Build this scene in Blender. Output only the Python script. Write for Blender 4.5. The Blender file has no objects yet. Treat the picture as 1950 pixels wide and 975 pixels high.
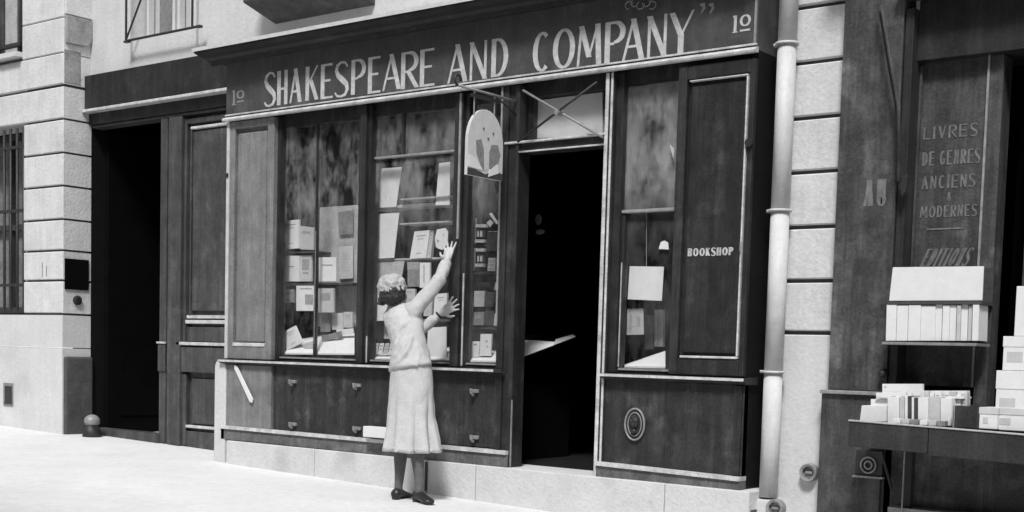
import bpy, bmesh, math, random
from mathutils import Vector, Matrix, noise
random.seed(7)
# ------------------------------------------------------------------ camera, world, sun, exposure
F, PX, PY = 2500.0, 975.0, 861.0          # focal length and principal point, in pixels of a 1950 px wide frame
R0 = Vector((0.79020801, 0.61221953, 0.02754172))     # camera right
R1 = Vector((0.06700808, -0.04164266, -0.99688305))   # camera down
R2 = Vector((-0.60916436, 0.78959048, -0.07393002))   # camera forward
CAM = Vector((8.45642945, -7.11056367, 1.01))
sc = bpy.context.scene
col = sc.collection
cd = bpy.data.cameras.new("camera"); cam = bpy.data.objects.new("camera", cd); col.objects.link(cam)
cd.sensor_width = 36; cd.lens = F / 1950 * 36; cd.shift_y = (PY - 487.5) / 1950
cd.clip_start = .1; cd.clip_end = 3000
m = Matrix((R0, -R1, -R2)).transposed().to_4x4(); m.translation = CAM
cam.matrix_world = m; sc.camera = cam
w = bpy.data.worlds.new("World"); sc.world = w; w.use_nodes = True
nt = w.node_tree; bg = nt.nodes["Background"]
sky = nt.nodes.new("ShaderNodeTexSky"); sky.sky_type = 'NISHITA'; sky.sun_disc = False
SUN_EL, SUN_AZ = math.radians(52), math.radians(28)      # azimuth measured from the street side towards the right
sky.sun_elevation = SUN_EL; sky.sun_rotation = math.pi - SUN_AZ
bw = nt.nodes.new("ShaderNodeRGBToBW")
nt.links.new(sky.outputs[0], bw.inputs[0]); nt.links.new(bw.outputs[0], bg.inputs[0]); bg.inputs[1].default_value = .11
sd = bpy.data.lights.new("sun", 'SUN'); sd.energy = 1.5; sd.angle = math.radians(11); sd.color = (1, 1, 1)
so = bpy.data.objects.new("sun", sd); col.objects.link(so)
sdir = Vector((math.sin(SUN_AZ) * math.cos(SUN_EL), -math.cos(SUN_AZ) * math.cos(SUN_EL), math.sin(SUN_EL)))
so.rotation_euler = sdir.to_track_quat('Z', 'Y').to_euler(); so.location = sdir * 30
sc.view_settings.view_transform = 'Standard'; sc.view_settings.look = 'None'
sc.view_settings.exposure = 1.30; sc.view_settings.gamma = 1
sc.cycles.max_bounces = 8

# ------------------------------------------------------------------ helpers
def at(u, v, Y=0.0):
    d = R0 * (u - PX) + R1 * (v - PY) + R2 * F
    p = CAM + d * ((Y - CAM.y) / d.y)
    return p.x, p.z
def X(u, v=450, Y=0.0): return at(u, v, Y)[0]
def Z(u, v, Y=0.0): return at(u, v, Y)[1]
def P3(u, v, Y): x, z = at(u, v, Y); return Vector((x, Y, z))
G0, GS = 0.05947, 0.02567
def gz(x): return G0 - GS * x

def mat(name, g, rough=.8, var=.15, scale=6, bump=.15, bscale=60, spec=.4, streak=0, dark=None, stretch=(1, 1, 1)):
    mt = bpy.data.materials.new(name); mt.use_nodes = True
    n = mt.node_tree; L = n.links.new; b = n.nodes["Principled BSDF"]
    b.inputs["Roughness"].default_value = rough; b.inputs["Specular IOR Level"].default_value = spec
    tc = n.nodes.new("ShaderNodeTexCoord"); mp = n.nodes.new("ShaderNodeMapping"); mp.inputs["Scale"].default_value = stretch
    geo = n.nodes.new("ShaderNodeNewGeometry"); L(geo.outputs["Position"], mp.inputs[0])
    def nz(s, det=6, src=mp.outputs[0], r=.6):
        t = n.nodes.new("ShaderNodeTexNoise"); t.inputs["Scale"].default_value = s; t.inputs["Detail"].default_value = det
        t.inputs["Roughness"].default_value = r; L(src, t.inputs["Vector"]); return t.outputs["Fac"]
    a = nz(scale); c = nz(scale * 9, 4)
    mx = n.nodes.new("ShaderNodeMath"); mx.operation = 'MULTIPLY_ADD'; mx.inputs[1].default_value = .45; L(c, mx.inputs[0])
    m2 = n.nodes.new("ShaderNodeMath"); m2.operation = 'MULTIPLY'; m2.inputs[1].default_value = .55; L(a, m2.inputs[0]); L(m2.outputs[0], mx.inputs[2])
    fac = mx.outputs[0]
    rp = n.nodes.new("ShaderNodeMapRange"); rp.inputs[1].default_value = .32; rp.inputs[2].default_value = .68
    rp.inputs[3].default_value = g * (1 - var); rp.inputs[4].default_value = g * (1 + var); L(fac, rp.inputs[0])
    out = rp.outputs[0]
    if streak:
        m3 = n.nodes.new("ShaderNodeMapping"); m3.inputs["Scale"].default_value = (14, 14, 1.1); L(geo.outputs["Position"], m3.inputs[0])
        s = nz(1.0, 5, m3.outputs[0], .7)
        r2 = n.nodes.new("ShaderNodeMapRange"); r2.inputs[1].default_value = .45; r2.inputs[2].default_value = .75
        r2.inputs[3].default_value = 1.0; r2.inputs[4].default_value = 1 + streak; L(s, r2.inputs[0])
        mm = n.nodes.new("ShaderNodeMath"); mm.operation = 'MULTIPLY'; L(out, mm.inputs[0]); L(r2.outputs[0], mm.inputs[1]); out = mm.outputs[0]
    if dark:   # stains: large soft patches of their own
        s = nz(dark[0], 3); r2 = n.nodes.new("ShaderNodeMapRange"); r2.inputs[1].default_value = .55; r2.inputs[2].default_value = .72
        r2.inputs[3].default_value = 1.0; r2.inputs[4].default_value = dark[1]; L(s, r2.inputs[0])
        mm = n.nodes.new("ShaderNodeMath"); mm.operation = 'MULTIPLY'; L(out, mm.inputs[0]); L(r2.outputs[0], mm.inputs[1]); out = mm.outputs[0]
    L(out, b.inputs["Base Color"])
    if bump:
        bn = n.nodes.new("ShaderNodeBump"); bn.inputs["Strength"].default_value = bump; bn.inputs["Distance"].default_value = .01
        L(nz(bscale, 5), bn.inputs["Height"]); L(bn.outputs[0], b.inputs["Normal"])
    return mt
M = dict(
    stone=mat("pale_limestone", .58, .9, .15, 4, .5, 38, dark=(1.6, .80), streak=-.14),
    stone2=mat("smooth_render", .56, .9, .10, 3, .4, 40, dark=(1.1, .86), streak=-.08),
    opp=mat("grey_street_front", .34, .9, .3, 1.2, .3, dark=(.7, .7)),
    joint=mat("joint_mortar", .08, .95, .2),
    pave=mat("pale_pavement", .62, .92, .12, 1.6, .6, 60, dark=(.8, .90)),
    plinth=mat("plinth_stone", .54, .9, .12, 5, .5, 45, dark=(2.2, .80)),
    dstone=mat("dark_painted_and_shaded_stone", .075, .85, .35, 9, .5, 40, spec=.2, dark=(5, 1.5)),
    wood=mat("dark_paint", .019, .48, .5, 7, .3, 70, spec=.30, streak=1.3, dark=(5, 1.7)),
    wood_r=mat("stall_riser_paint", .024, .55, .5, 6, .35, 60, spec=.24, streak=1.0, dark=(3.5, 2.4)),
    fascia=mat("fascia_paint", .055, .55, .4, 6, .2, 80, spec=.34, streak=.4, dark=(3, 1.3)),
    faded=mat("pale_shutter_paint", .165, .6, .32, 7, .3, 70, spec=.3, streak=.5, dark=(4, .7)),  # paler than the other woodwork
    palish2=mat("pale_edge_paint", .48, .6, .25, 10),  # pale strip down the shutter's left edge
    edge=mat("lit_moulding_paint", .48, .55, .5, 14, .2),  # light along the moulding edges put into a pale colour
    gate=mat("gate_paint", .050, .5, .4, 6, .3, 70, spec=.34, streak=.9, dark=(4, 1.5)),
    lintel=mat("lintel_paint", .018, .55, .4, 6, .3, streak=.8, spec=.26, dark=(4, 1.6)),
    letter=mat("lettering_paint", .46, .7, .35, 30, .1, 90),
    faint=mat("faint_lettering", .15, .7, .5, 30, .1, 90, spec=.2),
    fnum=mat("ghost_number_paint", .24, .7, .45, 22, .1, 90),
    iron=mat("wrought_iron", .022, .5, .3, 20, .3, 60, spec=.4),
    metal=mat("worn_iron_edge", .22, .45, .4, 30, .2, spec=.5),
    pipe=mat("painted_pipe", .54, .65, .12, 8, .2, streak=-.15, dark=(5, .85)),
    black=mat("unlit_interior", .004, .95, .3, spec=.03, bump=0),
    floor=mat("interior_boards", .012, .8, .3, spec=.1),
    paper=mat("white_paper", .64, .9, .07, 14, .1),
    paper2=mat("yellowed_paper", .50, .9, .12, 20, .1),
    cream=mat("cream_card", .44, .9, .14, 16, .1),
    greyc=mat("grey_book_cover", .20, .85, .4, 30, .1, spec=.2),
    dgrey=mat("dark_book_cover", .05, .75, .4, 30, .1, spec=.25),
    print=mat("printed_ink", .12, .8, .3, 30),
    curtain=mat("pale_net_curtain", .36, .9, .3, 7, .4, 24, streak=.25),
    shelf=mat("shelf_board", .05, .6, .3),
    shelfl=mat("pale_shelf_edge", .36, .7, .25),
    cloth=mat("jacket_wool", .50, .95, .14, 20, .9, 120, spec=.12),
    skirt=mat("skirt_wool", .52, .95, .12, 16, .9, 130, spec=.12),
    skin=mat("skin", .46, .6, .05, 20, .1, spec=.3),
    hair=mat("dark_hair", .018, .5, .6, 40, .9, 120, stretch=(1, 1, .3)),
    hat=mat("light_wavy_hair", .46, .6, .4, 30, 1.0, 110, spec=.35, stretch=(1, 1, 2.2)),
    stock=mat("stocking", .11, .75, .2, 24, .2),
    shoe=mat("shoe_leather", .018, .4, .3, 20, .1),
    nwood=mat("neighbour_paint", .046, .6, .5, 7, .35, 60, streak=1.0, spec=.2, dark=(3.2, 2.2)),
    nwood2=mat("neighbour_frame_paint", .022, .55, .4, 8, .2, streak=.8, spec=.22),
    softprint=mat("faded_print", .28, .85, .4, 60, 0),
    stone3=mat("dark_limestone", .28, .95, .4, 6, .5, 40, dark=(4, .6)),  # darker stone for the corbel and upper cheek
    blackfill=mat("shade_and_pane_black", .008, .55, .3, spec=.15),  # shade put into the colour; also the dark windows across the street
    base=mat("scuffed_base_paint", .10, .7, .5, 9, .4, 50, spec=.2, streak=.5, dark=(5, 1.6)),
    table=mat("stall_boards", .028, .75, .4, 7, .4, spec=.2, streak=.6),
)
def glass(name, dust_haze, dscale=5, lo=.42, hi=.7):
    mt = bpy.data.materials.new(name); mt.use_nodes = True; n = mt.node_tree; L = n.links.new
    n.nodes.remove(n.nodes["Principled BSDF"]); out = n.nodes["Material Output"]
    tr = n.nodes.new("ShaderNodeBsdfTransparent"); gl = n.nodes.new("ShaderNodeBsdfGlossy"); gl.inputs["Roughness"].default_value = .03
    fr = n.nodes.new("ShaderNodeFresnel"); gb = n.nodes.new("ShaderNodeNewGeometry")
    io = n.nodes.new("ShaderNodeMath"); io.operation = 'MULTIPLY_ADD'; io.inputs[1].default_value = 1 / 1.5 - 1.5; io.inputs[2].default_value = 1.5   # a thin pane: the same on both faces
    L(gb.outputs["Backfacing"], io.inputs[0]); L(io.outputs[0], fr.inputs[0])
    fo_ = n.nodes.new("ShaderNodeMath"); fo_.operation = 'MULTIPLY_ADD'; fo_.inputs[1].default_value = -.9; fo_.inputs[2].default_value = 1.0; L(gb.outputs["Backfacing"], fo_.inputs[0])
    fm = n.nodes.new("ShaderNodeMath"); fm.operation = 'MULTIPLY'; L(fr.outputs[0], fm.inputs[0]); L(fo_.outputs[0], fm.inputs[1])
    m1 = n.nodes.new("ShaderNodeMixShader"); L(fm.outputs[0], m1.inputs[0]); L(tr.outputs[0], m1.inputs[1]); L(gl.outputs[0], m1.inputs[2])
    df = n.nodes.new("ShaderNodeBsdfDiffuse"); df.inputs[0].default_value = (.6, .6, .6, 1)
    geo = n.nodes.new("ShaderNodeNewGeometry"); t = n.nodes.new("ShaderNodeTexNoise"); t.inputs["Scale"].default_value = dscale; t.inputs["Detail"].default_value = 7; t.inputs["Roughness"].default_value = .7
    mp = n.nodes.new("ShaderNodeMapping"); mp.inputs["Scale"].default_value = (1.6, 1.6, .8); L(geo.outputs["Position"], mp.inputs[0]); L(mp.outputs[0], t.inputs["Vector"])
    r = n.nodes.new("ShaderNodeMapRange"); r.inputs[1].default_value = lo; r.inputs[2].default_value = hi; r.inputs[3].default_value = .006; r.inputs[4].default_value = dust_haze
    L(t.outputs["Fac"], r.inputs[0])
    sx = n.nodes.new("ShaderNodeSeparateXYZ"); L(geo.outputs["Position"], sx.inputs[0])       # dust plus a pale haze painted for reflections, stronger towards the top
    rz = n.nodes.new("ShaderNodeMapRange"); rz.interpolation_type = 'SMOOTHSTEP'; rz.inputs[1].default_value = 1.75; rz.inputs[2].default_value = 2.25; rz.inputs[3].default_value = .3; rz.inputs[4].default_value = 1.25
    L(sx.outputs["Z"], rz.inputs[0]); rm_ = n.nodes.new("ShaderNodeMath"); rm_.operation = 'MULTIPLY'; L(r.outputs[0], rm_.inputs[0]); L(rz.outputs[0], rm_.inputs[1]); r = rm_
    m2 = n.nodes.new("ShaderNodeMixShader"); L(r.outputs[0], m2.inputs[0]); L(m1.outputs[0], m2.inputs[1]); L(df.outputs[0], m2.inputs[2])
    L(m2.outputs[0], out.inputs[0]); return mt
M['glass'] = glass("dusty_reflection_glass", .17, 4.2, .40, .68)
M['glass2'] = glass("hazy_reflection_upper_glass", .18, 4.5, .36, .68)
M['glassclean'] = glass("clean_window_glass", .05, 5)

class MB:
    def __init__(s): s.v = []; s.f = []
    def box(s, x0, x1, y0, y1, z0, z1, ch=0.0):
        x0, x1 = min(x0, x1), max(x0, x1); y0, y1 = min(y0, y1), max(y0, y1); z0, z1 = min(z0, z1), max(z0, z1)
        b = len(s.v)
        if not ch:
            s.v += [(x, y, z) for z in (z0, z1) for y in (y0, y1) for x in (x0, x1)]
            s.f += [tuple(b + i for i in q) for q in ((0, 2, 3, 1), (4, 5, 7, 6), (0, 1, 5, 4), (1, 3, 7, 5), (3, 2, 6, 7), (2, 0, 4, 6))]
        else:   # chamfered front (-Y) edges
            c = min(ch, (x1 - x0) / 3, (z1 - z0) / 3, (y1 - y0) / 2)
            s.v += [(x0, y1, z0), (x1, y1, z0), (x1, y1, z1), (x0, y1, z1),
                    (x0, y0 + c, z0), (x1, y0 + c, z0), (x1, y0 + c, z1), (x0, y0 + c, z1),
                    (x0 + c, y0, z0 + c), (x1 - c, y0, z0 + c), (x1 - c, y0, z1 - c), (x0 + c, y0, z1 - c)]
            for q in ((0, 1, 2, 3), (0, 4, 5, 1), (1, 5, 6, 2), (2, 6, 7, 3), (3, 7, 4, 0), (4, 8, 9, 5), (5, 9, 10, 6), (6, 10, 11, 7), (7, 11, 8, 4), (8, 11, 10, 9)):
                s.f.append(tuple(b + i for i in q))
        return s
    def hexa(s, lo, hi):    # two quads joined (lo -> hi)
        b = len(s.v); s.v += [tuple(p) for p in lo] + [tuple(p) for p in hi]; k = len(lo)
        s.f.append(tuple(b + i for i in range(k))); s.f.append(tuple(b + k + i for i in reversed(range(k))))
        for i in range(k): j = (i + 1) % k; s.f.append((b + i, b + k + i, b + k + j, b + j))
        return s
    def prism_y(s, poly, y0, y1):    # polygon of (x, z)
        return s.hexa([(x, y0, z) for x, z in poly], [(x, y1, z) for x, z in poly])
    def prism_x(s, poly, x0, x1):    # polygon of (y, z)
        return s.hexa([(x0, y, z) for y, z in poly], [(x1, y, z) for y, z in poly])
    def tube(s, pts, r, n=10, caps=True):
        pts = [Vector(p) for p in pts]; rs = r if isinstance(r, (list, tuple)) else [r] * len(pts); b = len(s.v); up = None
        for i, p in enumerate(pts):
            d = (pts[min(i + 1, len(pts) - 1)] - pts[max(i - 1, 0)]).normalized()
            if up is None: up = Vector((0, 0, 1)) if abs(d.z) < .9 else Vector((1, 0, 0))
            a = d.cross(up).normalized(); c = a.cross(d).normalized(); up = c
            for k in range(n):
                t = 2 * math.pi * k / n; s.v.append(tuple(p + (a * math.cos(t) + c * math.sin(t)) * rs[i]))
        for i in range(len(pts) - 1):
            for k in range(n):
                k2 = (k + 1) % n; s.f.append((b + i * n + k, b + i * n + k2, b + (i + 1) * n + k2, b + (i + 1) * n + k))
        if caps:
            s.f.append(tuple(b + k for k in reversed(range(n)))); s.f.append(tuple(b + (len(pts) - 1) * n + k for k in range(n)))
        return s
    def ball(s, c, r, sx=1, sy=1, sz=1, n=14, mdir=None):
        b = len(s.v); h = n // 2; c = Vector(c)
        for i in range(h + 1):
            th = math.pi * i / h
            for k in range(n):
                ph = 2 * math.pi * k / n
                o = Vector((math.sin(th) * math.cos(ph) * sx, math.sin(th) * math.sin(ph) * sy, math.cos(th) * sz)) * r
                if mdir: o = mdir @ o
                s.v.append(tuple(c + o))
        for i in range(h):
            for k in range(n):
                k2 = (k + 1) % n; s.f.append((b + i * n + k, b + (i + 1) * n + k, b + (i + 1) * n + k2, b + i * n + k2))
        return s
    def loft(s, rings, caps=True):
        b = len(s.v); n = len(rings[0])
        for r in rings: s.v += [tuple(p) for p in r]
        for i in range(len(rings) - 1):
            for k in range(n):
                k2 = (k + 1) % n; s.f.append((b + i * n + k, b + i * n + k2, b + (i + 1) * n + k2, b + (i + 1) * n + k))
        if caps:
            s.f.append(tuple(b + k for k in reversed(range(n)))); s.f.append(tuple(b + (len(rings) - 1) * n + k for k in range(n)))
        return s
    def mesh(s, name, m):
        me = bpy.data.meshes.new(name); me.from_pydata(s.v, [], s.f)
        bm = bmesh.new(); bm.from_mesh(me); bmesh.ops.remove_doubles(bm, verts=bm.verts, dist=1e-5)
        bmesh.ops.recalc_face_normals(bm, faces=bm.faces); bm.to_mesh(me); bm.free(); me.materials.append(M[m]); return me
    def build(s, name, m, parent=None, bevel=0, smooth=False, label=None):
        me = s.mesh(name, m); o = bpy.data.objects.new(name, me); col.objects.link(o)
        if parent: o.parent = parent
        if bevel:
            md = o.modifiers.new("bevel", 'BEVEL'); md.width = bevel; md.segments = 2; md.limit_method = 'ANGLE'
        if smooth:
            for p in me.polygons: p.use_smooth = True
        if label: o["label"] = label
        return o
def thing(name, label, cat, group=None):
    o = bpy.data.objects.new(name, None); o.empty_display_size = .1; col.objects.link(o); o["label"] = label; o["category"] = cat
    if group: o["group"] = group
    return o
def tag(o, label, cat, group=None):
    o["label"] = label; o["category"] = cat
    if group: o["group"] = group
    return o
def struct(name, mb, m):
    o = mb.build(name, m); o["kind"] = 'structure'; return o

# ------------------------------------------------------------------ painted letters: strokes of varying width
def _arc(cx, cy, rx, ry, a0, a1, n=12): return [(cx + rx * math.cos(math.radians(a0 + (a1 - a0) * i / n)), cy + ry * math.sin(math.radians(a0 + (a1 - a0) * i / n))) for i in range(n + 1)]
def _arcw(a0, a1, tk, tn, n=12): return [tn + (tk - tn) * abs(math.cos(math.radians(a0 + (a1 - a0) * i / n))) for i in range(n + 1)]
def glyph(ch, wd, tk, tn):
    """strokes of a letter of height 1 and width wd: list of (points, widths)"""
    S = []; line = lambda a, b, t0, t1=None: S.append(([a, b], [t0, t1 or t0]))
    h = tk / 2; W_ = wd
    def arc(cx, cy, rx, ry, a0, a1): S.append((_arc(cx, cy, rx, ry, a0, a1), _arcw(a0, a1, tk, tn)))
    if ch == 'S':
        pts = [(W_ * .88, .84), (W_ * .72, .96), (W_ * .45, .985), (W_ * .2, .9), (W_ * .12, .76), (W_ * .26, .61), (W_ * .55, .48), (W_ * .82, .35), (W_ * .88, .2), (W_ * .74, .06), (W_ * .45, .015), (W_ * .2, .04), (W_ * .05, .14)]
        S.append((pts, [tn, tn, tn, tk * .7, tk * .8, tk, tk * 1.1, tk, tk * .8, tk * .6, tn, tn, tn]))
    elif ch == 'H': line((h, 0), (h, 1), tk); line((W_ - h, 0), (W_ - h, 1), tk * .9); line((h, .47), (W_ - h, .47), tn)
    elif ch == 'A': line((tn / 2, 0), (W_ * .48, 1), tn * 1.2); line((W_ * .46, 1), (W_ - h, 0), tk); line((W_ * .2, .33), (W_ * .75, .33), tn)
    elif ch == 'K': line((h, 0), (h, 1), tk); line((h, .42), (W_ - tn, 1), tn); line((W_ * .4, .6), (W_ - h, 0), tk)
    elif ch == 'E': line((h, 0), (h, 1), tk); line((h, tn / 2), (W_, tn / 2), tn); line((h, 1 - tn / 2), (W_ * .95, 1 - tn / 2), tn); line((h, .52), (W_ * .8, .52), tn)
    elif ch == 'F': line((h, 0), (h, 1), tk); line((h, 1 - tn / 2), (W_ * .95, 1 - tn / 2), tn); line((h, .52), (W_ * .8, .52), tn)
    elif ch in 'PR':
        line((h, 0), (h, 1), tk); line((h, 1 - tn / 2), (W_ * .45, 1 - tn / 2), tn); line((h, .46), (W_ * .45, .46), tn)
        arc(W_ * .45, .73, W_ * .55 - h, .27 - tn / 2, 90, -90)
        if ch == 'R': line((W_ * .42, .46), (W_ - h * .6, 0), tk)
    elif ch == 'B':
        line((h, 0), (h, 1), tk)
        for zc, r in ((.75, .25), (.26, .26)):
            arc(W_ * .45, zc, W_ * .55 - h, r - tn / 2, 90, -90)
        for z in (tn / 2, .51, 1 - tn / 2): line((h, z), (W_ * .45, z), tn)
    elif ch == 'N': line((tn, 0), (tn, 1), tn * 1.3); line((tn, 1), (W_ - tn, 0), tk); line((W_ - tn, 0), (W_ - tn, 1), tn * 1.3)
    elif ch == 'D':
        line((h, 0), (h, 1), tk); arc(W_ * .35, .5, W_ * .65 - h, .5 - tn / 2, 90, -90)
        for z in (tn / 2, 1 - tn / 2): line((h, z), (W_ * .36, z), tn)
    elif ch == 'C': arc(W_ * .52, .5, W_ * .5 - h, .5 - tn / 2, 52, 308)
    elif ch == 'G': arc(W_ * .52, .5, W_ * .5 - h, .5 - tn / 2, 52, 320); line((W_ * .55, .42), (W_, .42), tn); line((W_ - h, .08), (W_ - h, .42), tk * .8)
    elif ch == 'O': arc(W_ * .5, .5, W_ * .5 - h, .5 - tn / 2, 90, 270); arc(W_ * .5, .5, W_ * .5 - h, .5 - tn / 2, 90, -90)
    elif ch == 'M': line((tn / 2 + .01, 0), (W_ * .16, 1), tn * 1.2); line((W_ * .16, 1), (W_ * .5, .2), tk); line((W_ * .5, .2), (W_ * .82, 1), tn); line((W_ * .82, 1), (W_ - h, 0), tk)
    elif ch == 'Y': line((tn / 2, 1), (W_ * .47, .46), tk); line((W_, 1), (W_ * .5, .46), tn); line((W_ * .48, 0), (W_ * .48, .48), tk)
    elif ch == 'L': line((h, 0), (h, 1), tk); line((h, tn / 2), (W_, tn / 2), tn)
    elif ch == 'I': line((W_ / 2, 0), (W_ / 2, 1), tk)
    elif ch == 'V': line((tn, 1), (W_ * .5, 0), tk); line((W_ - tn, 1), (W_ * .5, 0), tn)
    elif ch == 'T': line((W_ / 2, 0), (W_ / 2, 1), tk); line((0, 1 - tn / 2), (W_, 1 - tn / 2), tn)
    elif ch == 'U': line((h, .3), (h, 1), tk); line((W_ - tn, .3), (W_ - tn, 1), tn * 1.2); S.append((_arc(W_ / 2, .3, W_ / 2 - h, .28, 180, 360), _arcw(180, 360, tk, tn)))
    elif ch == '1': line((W_ / 2, 0), (W_ / 2, 1), tk); line((W_ * .1, .93), (W_ * .5, .97), tn); line((W_ * .1, .02), (W_ * .9, .02), tn * .7)
    elif ch == 'o': arc(W_ / 2, .66, W_ / 2 - h, .34 - tn / 2, 90, 270); arc(W_ / 2, .66, W_ / 2 - h, .34 - tn / 2, 90, -90); line((W_ * .05, .08), (W_ * .95, .08), tk * .7)
    elif ch == '&': arc(W_ * .42, .76, W_ * .25, .22, 0, 360); arc(W_ * .42, .27, W_ * .36, .27, 0, 360)
    elif ch == "'": line((W_ * .6, 1), (W_ * .4, .7), tk, tn)
    elif ch == ',': S.append(([(0, 1), (W_ * .8, .95), (W_, .6), (W_ * .3, .05)], [tn, tk, tk * .8, tn * .5]))
    return S
def letter(ch, x0, x1, z0, z1, y, m, parent, tk=.16, tn=.08, serif=0, slant=0, name="letter"):
    H_ = z1 - z0; wd = (x1 - x0) / H_; mb = MB(); sts = glyph(ch, wd, tk, tn)
    if serif:
        add = []
        for pts, ws in sts:
            if len(pts) == 2 and abs(pts[0][0] - pts[1][0]) < .02 and abs(pts[0][1] - pts[1][1]) > .5:
                for z in (pts[0][1], pts[1][1]):
                    zz = serif * .3 if z < .5 else 1 - serif * .3
                    add.append(([(pts[0][0] - serif, zz), (pts[0][0] + serif, zz)], [serif * .6] * 2))
        sts = sts + add
    for q, (pts, ws) in enumerate(sts):
        yy = y - .0015 - q * .0004
        L_, Rr = [], []
        for i, p in enumerate(pts):
            a = pts[max(i - 1, 0)]; b = pts[min(i + 1, len(pts) - 1)]
            dx, dz = b[0] - a[0], b[1] - a[1]; l = math.hypot(dx, dz) or 1; nx, nz = -dz / l, dx / l
            if len(pts) == 2 and abs(dz) > abs(dx) * .8: nx, nz = (-1 if dz > 0 else 1), 0    # terminals cut level
            w_ = ws[i] / 2; w_ *= 1 + .05 * noise.noise(Vector((x0 * 9 + i * 3.1, q, 0)))
            for lst, sg in ((L_, 1), (Rr, -1)):
                lx, lz = p[0] + nx * w_ * sg, p[1] + nz * w_ * sg
                lst.append((x0 + (lx + slant * lz) * H_, z0 + lz * H_))
        for i in range(len(pts) - 1):
            mb.prism_y([L_[i], L_[i + 1], Rr[i + 1], Rr[i]], yy, y + .001)
    return mb.build(name, m, parent)
def text(s, x0, x1, z0, z1, y, m, parent, tk=.2, tn=.1, gap=.18, serif=0, slant=0):
    rel = {'I': .35, 'M': 1.25, ' ': .4, "'": .3, 'L': .8, '&': 1, 'O': 1.1}
    tot = sum(rel.get(c, .9) + gap for c in s) - gap; u = (x1 - x0) / tot; x = x0
    for c in s:
        w_ = rel.get(c, .9) * u
        if c != ' ': letter(c, x, x + w_, z0, z1, y, m, parent, tk, tn, serif, slant)
        x += w_ + gap * u

# ------------------------------------------------------------------ ground
b = MB(); nx = 40
b.v += [(-200, -200, gz(-200)), (200, -200, gz(200)), (200, 200, gz(200)), (-200, 200, gz(-200))]; b.f.append((0, 1, 2, 3))
struct("pavement", b, 'pave')

# ------------------------------------------------------------------ stone building
YW, YB = .22, .52        # face of the piers, face of the recessed bay
bl = thing("stone_building", "pale limestone building with banded pier on the left holding the shops", "building")
XL = -2.6665             # right edge of left pier
XPL, XPR = 4.79, 5.165   # right pier
XO = X(45, 450, YW)      # left pier's left edge, right edge of the window with bars
J = .020
# joints of the courses
zj = [1.28, 1.60, 1.885, 2.18, 2.495, 2.805, 3.12, 3.43, 3.735, 4.06, 4.40, 4.75]
xs_v = X(79, 400, YW)
XWL = -9.0
for i in range(len(zj) - 1):
    z0, z1 = zj[i] + J / 2, zj[i + 1] - J / 2
    left = XO if z1 < 3.15 and z0 > 1.2 else XWL
    if i == 7: z0 -= 0
    split = i in (1, 3, 5, 6)
    if i >= 7: # plainer upper courses, one big block, narrower joint
        z0, z1 = zj[i] + (J * .9 if i == 7 else .004), zj[i + 1] - .004
    ul = X(42, 60, YW)
    if i >= 8: left = ul
    d = .53
    if split:
        xsp = xs_v
        MB().box(left, xsp - .002, YW + random.uniform(-.003, .003), d, z0, z1, .008).build("stone_block", 'stone', bl)
        MB().box(xsp + .002, XL, YW, d, z0, z1, .008).build("stone_block", 'stone', bl)
    else:
        MB().box(left, XL, YW, d, z0, z1, .008).build("stone_block", 'stone', bl)
# recessed mortar behind the joints
MB().box(XO + .03, XL - .022, YW + .024, .52, 1.27, 7.0).build("mortar_bed", 'joint', bl)
# upper corbelled cheek of the pier (side blocks swelling over the bay)
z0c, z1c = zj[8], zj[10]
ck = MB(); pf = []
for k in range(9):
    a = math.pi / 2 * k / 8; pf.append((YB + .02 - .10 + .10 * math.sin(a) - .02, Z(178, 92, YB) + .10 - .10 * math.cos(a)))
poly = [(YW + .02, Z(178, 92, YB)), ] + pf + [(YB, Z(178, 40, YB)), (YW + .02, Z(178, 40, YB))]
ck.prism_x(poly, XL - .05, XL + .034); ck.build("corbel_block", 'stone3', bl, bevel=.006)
MB().box(XL - .05, XL + .022, YW + .015, YB + .03, Z(178, 40, YB) + .012, 7.0).build("corbel_block", 'stone', bl, bevel=.006)
MB().box(XL - .02, XL + .004, YW + .012, YW + .19, zj[7] + .03, zj[8] + .03).build("stone_block", 'stone3', bl, bevel=.003)  # thin darker slab on the pier's side face
MB().box(XL - .30, XL - .0005, .532, .86, 0, 3.7).build("wall", 'blackfill', bl)  # black strip puts the passage's shade into the jamb
# solid wall under and left of the barred window, smooth
zt = 1.28 - J / 2
MB().box(XWL, XL, YW, .53, zt - .31, zt).build("wall", 'stone2', bl)
MB().box(XWL, XL, YW - .002, .53, -1, zt - .318).build("wall", 'stone2', bl)
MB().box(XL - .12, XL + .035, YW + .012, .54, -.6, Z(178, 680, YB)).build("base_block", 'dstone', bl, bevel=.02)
# wall left of barred window, over it
XWW = XO - 1.15
MB().box(XWL, XWW, YW, .9, 1.28, 3.2).build("wall", 'stone', bl)
# block with its left joint (35,235)-(30,300)
# left window with iron bars
wb = MB().box(XWW, XO, .62, .64, 1.28, 3.12).build("window", 'greyc', bl, label="ground floor window behind iron bars")
MB().box(XWW, XO + .0, .66, .70, 1.20, 3.2).build("window_pane", 'black', wb)
fr = MB()
for z in (1.30, 2.15, 3.07): fr.box(XWW, XO, .56, .61, z, z + .06)
for x in (XO - .07, XO - .45, XO - .83): fr.box(x, x + .05, .565, .605, 1.3, 3.1)
fr.build("window_frame", 'dgrey', wb)
for k in range(7):
    x = XO - .045 - k * .115
    t = MB().tube([(x, YW + .03, 1.30), (x, YW + .03, 1.34), (x, YW + .03, 3.1)], [.004, .014, .014], 8); t.build("iron_bar", 'iron', wb, smooth=True)
for z in (1.55, 2.28, 2.9): MB().box(XWW, XO + .005, YW + .018, YW + .042, z, z + .03).build("iron_crossbar", 'iron', wb)
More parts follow.
